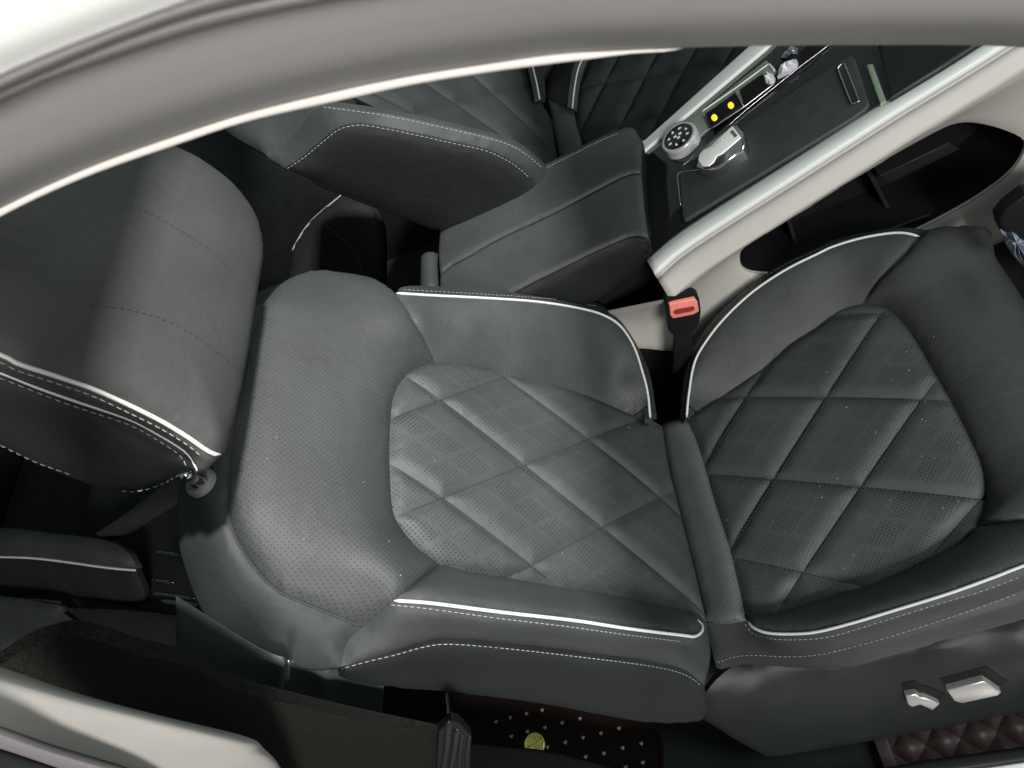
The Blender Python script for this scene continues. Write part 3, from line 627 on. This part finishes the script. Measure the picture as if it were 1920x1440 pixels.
# far cushion
fcr = [cv(CU2, [(1028, 187), (1037, 240), (1046, 297), (1058, 360)]), cv(CU2, [(1058, 360), (1110, 345)]), cv(CU2, [(1110, 345), (1093, 277), (1083, 240), (1075, 206)]), cv(CU2, [(1075, 206), (1028, 187)])]
panel('rear_roll', M['roll'], fcr, fc, .013, .025, .006, CU2)
FCP = [(1073, 204, .02), (1077, 167, .032), (1083, 133, .04), (1093, 108, .045), (1112, 70, .05)]
FCC = cv(CU2, FCP); tube('piping', FCC, .0018, M['piping'], fc)
fco = [CU2.hit(*p) for p in [(1075, 206), (1083, 240), (1093, 277), (1110, 345), (1200, 300), (1300, 230), (1450, 110), (1430, 50), (1250, 40), (1140, 60), (1105, 110)]]
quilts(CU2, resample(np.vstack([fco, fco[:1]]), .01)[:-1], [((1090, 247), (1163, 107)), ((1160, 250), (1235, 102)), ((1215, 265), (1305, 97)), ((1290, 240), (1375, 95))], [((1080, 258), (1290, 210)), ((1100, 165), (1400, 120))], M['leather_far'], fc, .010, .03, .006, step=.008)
panel('bolster', M['leather'], [FCC, cv(CU2, [(1112, 70, .05), (1140, 60, 0)]), cv(CU2, [(1140, 60, 0), (1105, 110, 0), (1084, 165, 0), (1075, 206, 0)]), cv(CU2, [(1075, 206, 0), (1073, 204, .02)])], fc, .006, .02, .007, CU2)
oc = [FCC, cv(CU2, [(1112, 70, .05), (1085, 70, .0), (1060, 100, -.04), (1030, 150, -.05)]), cv(CU2, [(1030, 150, -.05), (1028, 187, -.01), (1073, 204, .02)])]
pf_ = panel('side_band', M['leather'], oc, fc, .006, .02, .007, CU2)
st(bvh([pf_]), fc, [(1069, 200), (1073, 167), (1079, 133), (1089, 108)], .0075)
tag(tube('seat_belt_buckle', [FB.hit(1012, 112, -.02), FB.hit(1035, 150, -.02), FB.hit(1062, 128, -.02)], [.02] * 99, M['clear'], None, 10, .3, False), 'crumpled clear film on the far door side between the far seat back and cushion', 'plastic film').name = 'plastic_film'

# ------------------------------------------------------------------ centre console
con = thing('center_console', 'pale beige centre console with black glossy top, chrome knob and quilt grey armrest lid', 'console', (.1, .4, .3))
con['label'] = 'pale beige centre console with glossy black top and chrome knob between the two front seats'
# armrest
arm = prism('armrest_box', [Vector(p) for p in (( -.25, .335, .80), (.085, .335, .80), (.10, .49, .80), (-.24, .46, .80))], (0, 0, -.35), M['black'], con, .01)
far_e = cv(LID, [(826, 437, -.006), (829, 424, 0), (838, 412, 0), (860, 398, 0), (940, 353, 0), (1040, 303, 0), (1123, 261, 0), (1157, 247, 0), (1180, 240, 0), (1192, 243, -.004)])
seam1 = cv(LID, [(826, 520, -.003), (850, 500, -.003), (873, 488, -.003), (940, 450, -.003), (1040, 403, -.003), (1123, 359, -.003), (1173, 334, -.003), (1203, 327, -.005)])
seam2 = cv(LID, [(880, 600, -.012), (980, 543, -.012), (1040, 513, -.012), (1107, 480, -.012), (1160, 456, -.012), (1190, 446, -.012), (1217, 449, -.016)])
A_ = [panel('lid_panel', M['leather'], [far_e, cv(LID, [(1192, 243, -.004), (1202, 268, -.012), (1203, 300, -.01), (1203, 327, -.005)]), rev(seam1), cv(LID, [(826, 520, -.003), (823, 480, -.004), (826, 437, -.006)])], arm, .008, .008, .004, LID),
      panel('lid_panel', M['leather'], [seam1, cv(LID, [(1203, 327, -.005), (1206, 360, -.008), (1210, 405, -.012), (1217, 449, -.016)]), rev(seam2), cv(LID, [(880, 600, -.012), (840, 590, -.01), (826, 555, -.008), (826, 520, -.003)])], arm, .008, .008, .004, LID)]
lowd = cv(LID, [(900, 655, -.115), (1000, 612, -.115), (1117, 563, -.115), (1173, 525, -.115), (1207, 495, -.09), (1220, 474, -.05), (1217, 449, -.016)])
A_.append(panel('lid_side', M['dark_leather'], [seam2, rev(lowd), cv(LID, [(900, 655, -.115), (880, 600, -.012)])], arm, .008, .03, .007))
A_.append(panel('lid_end', M['black'], [cv(LID, [(1192, 243, -.004), (1202, 268, -.012), (1203, 300, -.01), (1203, 327, -.005), (1206, 360, -.008), (1210, 405, -.012), (1217, 449, -.016)]),
      cv(LID, [(1217, 449, -.016), (1222, 476, -.05), (1216, 440, -.05), (1212, 360, -.05), (1208, 280, -.05), (1192, 243, -.004)])], arm, .002, .01, .006))
for sm_ in (seam1, seam2): tube('seam_groove', sm_ + np.array([0, 0, .0022]), .0013, M['black'], arm, 6, .006)
ba_ = bvh(A_)
st(ba_, arm, [(838, 415), (860, 401), (940, 357), (1040, 307), (1123, 265), (1157, 251)], .0055)
tube('hinge_roll', [LID.hit(808, 478, -.03), LID.hit(808, 560, -.03)], .0185, M['leather'], arm, 16, .01)
# console top: black frame, sliding lid, button strip, rims
def slab(name, pts, h, t, m, parent=con, bev=.002, fr=CON): return prism(name, [Vector(fr.hit(p[0], p[1], h)) for p in pts], -fr.n * t, m, parent, bev)
top = slab('top_frame', [(1212, 486), (1280, 430), (1650, 196), (1856, 66), (1600, 40), (1450, 70), (1435, 86), (1205, 281)], 0, .05, M['gloss'], con, .002)
slab('sliding_lid', [(1278, 404), (1283, 412), (1290, 409), (1597, 222), (1622, 204), (1629, 194), (1626, 183), (1602, 108), (1595, 102), (1585, 106), (1400, 229), (1278, 312), (1272, 322)], .006, .02, M['rubber'], top, .003)
lid = S.objects['sliding_lid']
slot = [(1571, 128), (1575, 121), (1581, 120), (1586, 125), (1609, 185), (1608, 191), (1601, 194), (1595, 190)]
slab('finger_slot', slot, .0085, .006, M['gloss'], lid, .001)
cvp = lambda pts, h: np.array([CON.hit(*p, h) for p in pts])
tube('slot_rim', cvp(spl(slot + slot[:1], 4), .009), .0011, M['chrome'], lid, 6, .003, False)
tube('chrome_corner', cvp([(1318, 318), (1273, 323), (1270, 330), (1276, 385)], .008), .0012, M['chrome'], top, 6, .004, False)
tube('divider_line', cvp([(1273, 317), (1400, 205), (1500, 125), (1560, 80)], .003), .0005, M['satin'], top, 6, .01, False)
slab('button_strip', [(1292, 226), (1318, 205), (1436, 113), (1450, 124), (1458, 136), (1333, 237), (1310, 257)], .004, .004, M['greygreen'], top, .001)
strip = S.objects['button_strip']
slab('button_panel', [(1322, 213), (1380, 172), (1391, 198), (1333, 239)], .0075, .004, M['black'], strip, .0015)
bp_ = S.objects['button_panel']
slab('button_panel', [(1386, 168), (1428, 138), (1447, 150), (1440, 166), (1396, 196)], .0075, .004, M['black'], strip, .0015)
for cx_, cy_ in ((1339, 220), (1370, 197)):
    q = [(cx_ + 5.4 * math.cos(k * .5236) * (1.12 if k % 3 == 0 else 1), cy_ + 6.4 * math.sin(k * .5236)) for k in range(12)]
    slab('indicator_lamp', q, .0085, .002, M['amber'], bp_, .0006)
tube('silver_edge', cvp([(1316, 209), (1382, 163), (1442, 119), (1452, 133)], .008), .0014, M['rim'], strip, 6, .005, False)
tube('silver_edge', cvp([(1378, 169), (1394, 199)], .008), .0014, M['satin'], strip, 6, .005, False)
tube('silver_edge', cvp([(1334, 241), (1394, 201), (1450, 158)], .007), .0009, M['satin'], strip, 6, .005, False)
tube('silver_edge', cvp([(1319, 216), (1333, 242)], .008), .0012, M['gloss'], strip, 6, .005, False)
# rotary knob
kc = CON.hit(1281, 269, .0); kn = lathe('mode_knob', kc, CON.n, [(.031, -.004), (.031, .002), (.0290, .004), (.0290, .010), (.0302, .011), (.0302, .0155), (.0290, .0175), (.0255, .0180)], M['knob'], top, 56)
lathe('knob_face', kc + CON.n * .0172, CON.n, [(.0252, -.001), (.0252, .0008), (.0245, .0012)], M['gloss'], kn, 48)
ic = kc + CON.n * .0192
def mark(name, pts, c, s, m, parent):
    V = [c + CON.u * (x * s) + CON.v * (y * s) for x, y in pts]; prism(name, [Vector(v) for v in V], -CON.n * .0006, m, parent, 0)
for k in range(8):
    a = math.radians(20 + k * 45); c = ic + (CON.u * math.cos(a) + CON.v * math.sin(a)) * .0165
    mark('knob_symbol', [[(-1, -1), (1, -1), (0, 1)], [(-1, -.6), (1, -.6), (1, .6), (-1, .6)], [(-.9, -1), (.9, -1), (.3, 1), (-.3, 1)]][k % 3], c, .0025, M['film'], kn)
for dx, dy in ((-1.3, .9), (1.3, .9), (0, -1)): mark('knob_symbol', [(-1, -.7), (1, -.7), (1, .7), (-1, .7)], ic + CON.u * dx * .0034 + CON.v * dy * .0034, .0026, M['film'], kn)
# gear selector under its white film
gl = slab('gear_selector', [(1303, 314), (1320, 319), (1346, 313), (1392, 279), (1397, 267), (1392, 246), (1381, 232), (1370, 235), (1330, 265), (1311, 284)], .028, .026, M['chrome'], top, .005)
def gfilm(name, pts, m): return slab(name, pts, .0295, .002, m, gl, .0006)
gl = S.objects['gear_selector']
gfilm('film_sticker', [(1309, 300), (1311, 290), (1319, 281), (1332, 275), (1345, 262), (1373, 236), (1389, 257), (1355, 286), (1343, 292), (1338, 303), (1328, 311), (1317, 311)], M['film'])
slab('film_mark', [(1369, 247), (1374, 243), (1383, 254), (1378, 258)], .0302, .0006, M['satin'], gl, 0)
for a, b in (((1337, 276), (1342, 272)), ((1344, 270), (1349, 266)), ((1351, 264), (1357, 259))): tube('film_mark', cvp([a, b], .0302), .0005, M['satin'], gl, 4, .002, False)
# cup holder with crumpled clear wrapping
cup = slab('cup_holder', [(1436, 168), (1442, 140), (1462, 118), (1500, 96), (1530, 70), (1560, 75), (1520, 118), (1452, 168)], .003, .02, M['black'], top, .002)
def crumple(name, pts, h, parent, m):
    P = np.array([CON.hit(*p, h) for p in pts]); c = P.mean(0); V = [c + CON.n * .012]; 
    ring = resample(np.vstack([P, P[:1]]), .008)[:-1]; V += [p + CON.n * random.uniform(-.003, .008) for p in ring]
    mid = [(p + c) / 2 + CON.n * random.uniform(.002, .016) for p in ring]; k = len(ring); V += mid
    F = [[1 + i, 1 + (i + 1) % k, 1 + k + (i + 1) % k, 1 + k + i] for i in range(k)] + [[1 + k + i, 1 + k + (i + 1) % k, 0] for i in range(k)]
    V += [p - CON.n * .004 for p in ring]; F += [[1 + (i + 1) % k, 1 + i, 1 + 2 * k + i, 1 + 2 * k + (i + 1) % k] for i in range(k)]
    return mesh_obj(name, V, F, m, parent, False)
cf = crumple('plastic_wrap', [(1458, 146), (1462, 126), (1478, 114), (1496, 112), (1495, 124), (1476, 138)], .006, None, M['clear']); tag(cf, 'crumpled shiny clear film lying in the cup holder beside the button strip', 'plastic film')
cf2 = crumple('plastic_wrap', [(1434, 156), (1440, 142), (1447, 138), (1454, 146), (1450, 156), (1440, 162)], .006, None, M['clear']); tag(cf2, 'smaller scrap of shiny clear film right next to the two amber lit buttons', 'plastic film')
crumple('cup_ring', [(1466, 112), (1480, 98), (1496, 92), (1500, 98), (1480, 108)], .004, cup, M['chrome'])
# pale rims
slab('trim_rim', [(1200, 262), (1208, 262), (1402, 87), (1440, 50), (1475, 50), (1437, 88), (1206, 283), (1203, 281)], .006, .03, M['rim'], con, .003)
RM = [(1212, 487), (1280, 431), (1465, 313), (1650, 195), (1740, 140), (1850, 72), (2080, -75)]
r0 = cv(CON, RM, .0, 4); r1 = cv(CON, [(x + 6, y + 10) for x, y in RM], .0045, 4); r2 = cv(CON, [(x + 13, y + 22) for x, y in RM], .003, 4); r3 = cv(CON, [(x + 17, y + 30) for x, y in RM], -.004, 4)
loft('trim_rim', [r0, r1, r2, r3], M['rim'], con, 4, .01, .004)
g1 = cv(CON, [(x + 20, y + 35) for x, y in RM], -.010, 4); g2 = cv(CON, [(x + 26, y + 44) for x, y in RM], -.010, 4); g3 = cv(CON, [(x + 45, y + 76) for x, y in RM], -.030, 4)
loft('upper_side', [r3, g1, g2, g3], M['beige'], con, 5, .01, .004)
YS = YP(.315)
def onY(P): return P
bot = cv(YS, [(1100, 700, .02), (1183, 655, .02), (1290, 655, .02), (1500, 600, .01), (1700, 520, .0), (1950, 420, 0), (2010, 330, 0)])
cav = cv(YS, [(1387, 485), (1390, 470), (1413, 450), (1480, 410), (1580, 347), (1680, 287), (1747, 250), (1780, 235), (1813, 229), (1863, 237), (1913, 257), (1921, 278), (1900, 317), (1847, 360), (1780, 400), (1700, 440), (1600, 480), (1520, 506), (1460, 513), (1413, 511), (1392, 500), (1387, 485)], 0, 4)
side = panel('side_panel', M['beige'], [g3, np.array([g3[-1], YS.hit(2110, 100, 0), YS.hit(2010, 330, 0)]), rev(bot), np.array([YS.hit(1100, 700, .02), YS.hit(1120, 590, 0), g3[0]])], con, .003, .01, .009, holes=[[cav]], thick=.004, ctrl=cav[:-1:4])
# storage recess in its side
cin = cav + np.array([0.0, .11, -.005]); n_ = len(cav) - 1
rec = mesh_obj('storage_recess', list(cav[:-1] + np.array([0, -.001, 0])) + list(cin[:-1]), [[i, (i + 1) % n_, n_ + (i + 1) % n_, n_ + i] for i in range(n_)] + [list(range(n_, 2 * n_))], M['trim'], con, False)
rec.data.materials[0] = M['black']

dv = Frame((0, .375, 0), (1, 0, 0), (0, 0, 1))
prism('recess_divider', [Vector(dv.hit(*p)) for p in [(1632, 335), (1640, 333), (1672, 395), (1664, 398)]], (0, .05, 0), M['trim'], rec, .001)
prism('recess_divider', [Vector(dv.hit(*p)) for p in [(1476, 415), (1482, 413), (1500, 470), (1493, 472)]], (0, .05, 0), M['trim'], rec, .001)
prism('recess_shelf', [Vector(dv.hit(*p)) for p in [(1560, 470), (1668, 398), (1830, 318), (1836, 326), (1672, 408), (1566, 480)]], (0, .05, -.004), M['trim'], rec, .002)
prism('recess_ledge', [Vector(dv.hit(*p)) for p in [(1650, 330), (1780, 268), (1800, 280), (1665, 345)]], (0, .05, -.004), M['trim'], rec, .002)
bs = prism('console_base', [Vector(p) for p in ((-.35, .33, .60), (.9, .33, .60), (.9, .50, .60), (-.35, .50, .60))], (0, 0, -.37), M['black'], con, .005)
# front of the console: grey green glossy bar and dark dash foot beyond
slab('front_bar', [(1622, 120), (1636, 118), (1662, 188), (1650, 196)], .006, .012, M['greygreen'], top, .003)
ds = slab('dash_foot', [(1640, 60), (1668, 184), (1760, 128), (1850, 70)], .012, .05, M['trim'], None, .006); tag(ds, 'dark plastic dash foot at the front end of the console top', 'trim panel')

# ------------------------------------------------------------------ buckle
BKF = Frame(YP(.215).hit(1282, 580), (1, 0, .12), (0, .25, 1)); 
bkl = thing('seat_belt_buckle', 'black seat belt buckle with coral red release button standing beside the console', 'belt buckle', tuple(BKF.o))
bkl.location = (0, 0, 0)
def pz(pts, y): return [Vector(YP(y).hit(*p)) for p in pts]
prism('buckle_body', pz([(1249, 575), (1252, 569), (1305, 559), (1312, 563), (1315, 585), (1311, 612), (1300, 624), (1262, 630), (1254, 622)], .215), (0, .022, 0), M['black'], bkl, .003)
rb = prism('release_button', pz([(1255, 571), (1303, 561), (1308, 566), (1311, 584), (1302, 590), (1262, 598), (1257, 592)], .2125), (0, .006, 0), M['red'], bkl, .002)
prism('latch_slot', pz([(1262, 586), (1268, 581), (1300, 575), (1303, 579), (1300, 583), (1268, 590)], .2112), (0, .002, 0), mat('dark_red_slot', (.25, .03, .02), .5), rb, 0)
prism('buckle_stalk', pz([(1266, 625), (1296, 622), (1300, 690), (1262, 700)], .219), (0, .012, 0), M['black'], bkl, .002)

# ------------------------------------------------------------------ rear bench, floor mats, pillar, belt, sill
rb_ = thing('rear_bench', 'dark leather rear bench showing behind the reclined headrest and the console', 'rear seat', (-1, .3, .3))
ZR = ZP(.52)
bench = box('bench_base', (-1.25, .35, .40), (.62, 1.35, .20), M['dark_leather'], rb_, None, .04, 4)
R1 = panel('bench_cushion', M['dark_leather'], [cv(ZR, [(548, 470, .02), (570, 432, .03), (597, 402, .03), (643, 364, .03)]), cv(ZR, [(643, 364, .03), (690, 378, .0), (712, 400, -.03), (722, 440, -.05), (722, 560, -.05)]), cv(ZR, [(722, 560, -.05), (640, 590, .0), (530, 560, 0)]), cv(ZR, [(530, 560, 0), (543, 510, .01), (548, 470, .02)])], rb_, .02, .06, .012)
tube('piping', cv(ZR, [(548, 470, .024), (570, 432, .034), (597, 402, .034), (643, 364, .034)]), .003, M['thread'], R1)
for a in ([(640, 540), (680, 480), (705, 400)], [(690, 560), (668, 480), (610, 420)]):
    P = cv(ZR, a, .055); tube('quilt_seam', P, .0025, M['leather'], R1)
ZB = ZP(.60)
R2 = panel('bench_side_cushion', M['leather'], [cv(ZB, [(-150, 985, 0), (0, 990, 0), (100, 1000, 0), (200, 1014, 0), (240, 1035, -.01), (258, 1066, -.03)]), cv(ZB, [(258, 1066, -.03), (200, 1063, -.03), (80, 1047, -.03), (0, 1043, -.03), (-150, 1040, -.03)])], rb_, .02, .05, .01)
PB = cv(ZB, [(255, 1069, -.028), (200, 1064, -.028), (80, 1048, -.028), (0, 1044, -.028), (-150, 1041, -.028)]); tube('piping', PB, .003, M['piping'], R2)
panel('bench_front', M['dark_leather'], [PB, cv(ZB, [(-150, 1041, -.03), (-150, 1100, -.10), (-150, 1130, -.12)]), cv(ZB, [(-150, 1130, -.12), (0, 1120, -.12), (150, 1130, -.12), (250, 1140, -.11), (272, 1115, -.08), (255, 1069, -.03)])], rb_, .01, .04, .012)
panel('bench_panel', M['dark_leather'], [cv(ZB, [(180, 1000, .0), (240, 960, 0), (330, 895, 0), (370, 905, 0)]), cv(ZB, [(370, 905, 0), (340, 940, -.02), (215, 1012, -.03), (180, 1000, 0)])], rb_, .01, .03, .012)
lug = tag(panel('rear_door_pocket', M['leather'], [cv(ZB, [(-150, 1110, -.05), (0, 1118, -.05), (110, 1135, -.05), (120, 1150, -.06), (200, 1205, -.08)]), cv(ZB, [(200, 1205, -.08), (120, 1200, -.09), (40, 1215, -.10), (0, 1235, -.1), (-150, 1260, -.1)]), cv(ZB, [(-150, 1260, -.1), (-150, 1110, -.05)], n=3)], None, .015, .04, .012), 'dark padded rear door lining at the lower left behind the belt', 'door lining')
gt = tag(panel('rear_sill_lining', M['dark_leather'], [cv(ZB, [(120, 1140, -.06), (250, 1145, -.06), (350, 1160, -.06), (380, 1190, -.07)]), cv(ZB, [(380, 1190, -.07), (370, 1250, -.08), (300, 1245, -.09), (215, 1210, -.09), (120, 1140, -.06)])], None, .01, .04, .012), 'dark padded lining wedge left of the belt below the glossy black latch', 'sill lining')
lt = thing('rear_latch', 'glossy black latch bars between the rear cushion and the near seat shoulder', 'latch', (0, 0, 0))
for q in ([(288, 1034), (335, 1040)], [(286, 1088), (326, 1092)], [(284, 1112), (366, 1122)], [(300, 1126), (372, 1134)]):
    tube('latch_bar', cv(ZP(.62), q), .005, M['gloss'], lt, 8, .01)
# far floor grey and black zone behind headrest
tag(prism('rear_footwell_cover', [Vector(ZP(.66).hit(*p)) for p in [(280, 300), (330, 215), (400, 215), (462, 262), (402, 312)]], (0, 0, -.03), M['rail'], None, .004), 'grey cloth corner of the far door pillar lining behind the tan headrest', 'pillar lining')

mt = thing('floor_mat', 'dark brown floor mat with rows of small ivory hearts under the seat side', 'floor mat', (0, 0, 0))
ZM = ZP(.245)
mo = prism('mat_sheet', [Vector(p) for p in resample(np.array([ZM.hit(*p) for p in [(560, 1240), (980, 1180), (1120, 1230), (1200, 1320), (1232, 1375), (1242, 1400), (1243, 1470), (1160, 1540), (840, 1520), (600, 1420), (560, 1240)]]), .03)[:-1]], (0, 0, -.008), M['mat'], mt, .002)
hs = [(950, 1157), (1042, 1135), (1145, 1213), (1242, 1187), (1343, 1163), (957, 1262), (1047, 1235), (1160, 1323), (1260, 1297), (1360, 1270), (1460, 1245), (1562, 1217), (1375, 1378), (1478, 1358), (1583, 1327), (1688, 1303), (1697, 1410), (1130, 1115), (870, 1180), (1600, 1437)]
heart = [(0, -1), (.55, -.45), (.95, .1), (.9, .6), (.5, .85), (0, .5), (-.5, .85), (-.9, .6), (-.95, .1), (-.55, -.45)]
for x, y in hs:
    c = ZM.hit(640 + x / 3, 960 + y / 3, .0008); a = .15
    prism('heart_print', [Vector((c[0] + .0036 * (hx * math.cos(a) - hy * math.sin(a)), c[1] + .0036 * (hx * math.sin(a) + hy * math.cos(a)), c[2])) for hx, hy in heart], (0, 0, -.0006), M['ivory'], mo, 0)
tube('mat_edge', cv(ZM, [(1200, 1320), (1230, 1372), (1240, 1400), (1241, 1470)], .001), .004, M['mat'], mo)
gd = thing('gold_disc', 'round yellow gold embossed disc lying on the heart patterned mat', 'medallion', (0, 0, 0))
gc = ZM.hit(1002, 1396, .004)
dk = lathe('disc_plate', gc, (0, 0, 1), [(.0205, -.003), (.0205, .0005), (.019, .0015), (.018, .0006), (.0, .0006)], M['gold'], gd, 40)
for k in range(22):
    a = random.uniform(0, 6.28); r = .0155 * math.sqrt(random.random()); c = gc + np.array([r * math.cos(a), r * math.sin(a), .0008])
    lathe('relief_bump', c, (0, 0, 1), [(random.uniform(.0016, .0036), -.0004), (.0010, .0022)], M['gold'], dk, 9)
# maroon quilted mat
qm = thing('quilted_mat', 'maroon quilted leather mat edge between the seat shield and the door sill', 'floor mat', (0, 0, 0))
q0, q1 = ZM.hit(1652, 1412), ZM.hit(1920, 1362); dq = (q1 - q0); Lq = np.linalg.norm(dq); dq /= Lq; pq = np.array([-dq[1], dq[0], 0])
qb = prism('mat_sheet', [Vector(q0 + dq * x + pq * y + np.array([0, 0, -.004])) for x, y in ((-.004, -.09), (.345, -.09), (.345, .13), (-.004, .13))], (0, 0, -.01), M['quiltmat'], qm, .003)
prism('mat_binding', [Vector(q0 + dq * x + pq * y + np.array([0, 0, .004])) for x, y in ((-.004, -.09), (.016, -.09), (.016, .13), (-.004, .13))], (0, 0, -.008), M['quiltmat'], qb, .002)
def pad(c, a, b):
    V = []; n = 6; F = []
    for i in range(n + 1):
        for j in range(n + 1):
            s, t = i / n * 2 - 1, j / n * 2 - 1; p = c + dq * a * (s + t) / 2 + pq * b * (s - t) / 2
            V.append(p + np.array([0, 0, .011 * (1 - abs(s) ** 2.2) * (1 - abs(t) ** 2.2) - .004]))
    for i in range(n):
        for j in range(n): F.append([i * (n + 1) + j, i * (n + 1) + j + 1, (i + 1) * (n + 1) + j + 1, (i + 1) * (n + 1) + j][::-1])
    return V, F
p0 = None
for i in range(-1, 14):
    for j in range(-4, 7):
        if (i + j) % 2: continue
        c = q0 + dq * (.040 + i * .0255) + pq * (j * .026)
        if not (.02 < (c - q0) @ dq < .33) or abs((c - q0) @ pq + -.02) > .11: continue
        if p0 is None:
            V, F = pad(np.zeros(3), .0255, .026); p0 = mesh_obj('quilt_pad', V, F, M['quiltmat'], qb); p0.location = c
        else:
            o = p0.copy(); link(o, qb); o.location = c
# B pillar trim
pil = thing('pillar_trim', 'pale beige door pillar trim at the lower left with grey rubber seal', 'pillar trim', (0, 0, 0))
pa = [(-520, 1040), (-200, 1190), (0, 1252), (147, 1302), (300, 1343), (457, 1382), (493, 1406), (523, 1440), (570, 1530)]
pb_ = [(-520, 1080), (-200, 1222), (0, 1280), (147, 1322), (270, 1356), (400, 1400), (440, 1420), (470, 1450), (520, 1540)]
pc_ = [(-520, 1170), (-200, 1300), (0, 1362), (100, 1397), (240, 1440), (330, 1480), (400, 1520), (430, 1550), (470, 1600)]
pd_ = [(-520, 1225), (-200, 1350), (0, 1406), (100, 1440), (240, 1490), (330, 1530), (400, 1565), (430, 1590), (470, 1620)]
loft('trim_cover', [cv(YP(-.345), pa), cv(YP(-.362), pa), cv(YP(-.376), pb_), cv(YP(-.388), pc_)], M['beige'], pil, 5, .006)
loft('rubber_seal', [cv(YP(-.386), pc_), cv(YP(-.398), [(x - 3, y + 12) for x, y in pc_]), cv(YP(-.398), [(x - 8, y + 32) for x, y in pc_]), cv(YP(-.388), pd_)], M['seal'], pil, 4, .006)
loft('door_flange', [cv(YP(-.386), pd_), cv(YP(-.396), [(x - 4, y + 10) for x, y in pd_]), cv(YP(-.40), [(x - 20, y + 70) for x, y in pd_])], M['trim'], pil, 3, .008)
YL = YP(-.31)
lp = panel('lower_pillar_trim', M['grain'], [cv(YL, [(-60, 1290, .01), (20, 1235, .0), (60, 1212, -.004), (110, 1197, -.008), (145, 1193, -.006), (200, 1208, .0), (260, 1228, .0), (333, 1243, 0), (385, 1266, 0), (430, 1290, -.002), (500, 1310, .0), (640, 1342, 0), (740, 1362, 0), (835, 1380, 0)]),
      cv(YL, [(835, 1372, 0), (842, 1420, 0.005), (840, 1520, .01)]), cv(YL, [(840, 1520, .01), (500, 1560, .02), (200, 1480, .02), (-60, 1290, .01)])], None, .004, .03, .010)
tag(lp, 'speckled dark lower pillar trim behind the pale beige trim', 'pillar trim')
# seat belt
sb = thing('seat_belt', 'dark seat belt webbing with a pale stop ridge running behind the near seat shoulder', 'seat belt', (0, 0, 0))
YB = YP(-.268)
bt_ = [(330, 1120, .0), (393, 1160, .0), (465, 1205, .0), (510, 1228, .0), (530, 1234, .003), (545, 1240, -.001), (585, 1248, -.002), (612, 1252, .003), (640, 1258, -.002), (720, 1286, -.006)]
bb_ = [(330, 1232, .0), (390, 1262, .0), (450, 1288, .0), (500, 1303, .0), (522, 1308, .003), (537, 1310, -.001), (575, 1318, -.002), (602, 1325, .003), (632, 1332, -.002), (715, 1355, -.006)]
loft('webbing', [cv(YB, bt_), (cv(YB, bt_) + cv(YB, bb_)) / 2, cv(YB, bb_)], M['web'], sb, 3, .006, .0014)
tube('stop_ridge', cv(YB, [(541, 1238, .016), (538, 1266, .016), (532, 1302, .016)]), .0022, M['satin'], sb, 8, .004)
# glossy strip and sill
gs = thing('anchor_cover', 'glossy black ridged upright strip beside the heart patterned mat', 'trim strip', (0, 0, 0))
YG = YP(-.325)
for q, r in (([(842, 1352), (838, 1400), (831, 1445), (825, 1500)], .0045), ([(857, 1366), (852, 1405), (845, 1445), (838, 1500)], .0045), ([(866, 1378), (862, 1420), (858, 1500)], .003), ([(880, 1380), (876, 1420), (871, 1500)], .003)):
    tube('ridge', cv(YG, q), r, M['ridge'], gs, 10, .006)
tube('ridge', cv(ZP(.26), [(838, 1296), (841, 1330), (842, 1350)]), .004, M['satin'], gs, 8, .01)  # pale metal tube standing in for a highlight on the black strip
prism('strip_plate', [Vector(YG.hit(*p)) for p in [(822, 1372), (846, 1352), (862, 1358), (884, 1382), (878, 1520), (815, 1520)]], (0, .01, 0), M['black'], gs, .002)
si = thing('door_sill', 'dark door sill cover with white painted sill at the lower right corner', 'door sill', (0, 0, 0))
ZS = ZP(.33)
prism('sill_cover', [Vector(ZS.hit(*p)) for p in [(870, 1390), (960, 1399), (1010, 1405), (1060, 1413), (1160, 1440), (1640, 1442), (1740, 1424), (1925, 1398), (2100, 1370), (2100, 1450), (1930, 1428), (1760, 1452), (1500, 1560), (850, 1560)]], (0, 0, -.09), M['black'], si, .006)
prism('sill_paint', [Vector(ZP(.32).hit(*p)) for p in [(1740, 1455), (1840, 1438), (1925, 1424), (2150, 1390), (2150, 1700), (1500, 1700)]], (0, 0, -.10), M['paint'], si, .006)
# dark dash foot on the right beyond the cushion
df = tag(prism('pedal_cover', [Vector(YP(.18).hit(*p)) for p in [(1874, 412), (1890, 392), (1925, 365), (2060, 350), (2060, 560), (1930, 520), (1905, 478), (1878, 432)]], (0, .02, 0), M['black'], None, .004), 'black plastic panel at the right edge beyond the seat cushion', 'trim panel')
tag(crumple('plastic_sheet', [(1876, 432), (1890, 436), (1925, 455), (1940, 470), (1940, 520), (1905, 484), (1885, 455)], -.16, None, M['sheet']), 'pale blue grey plastic sheet at the right edge beside the seat cushion', 'plastic sheet')
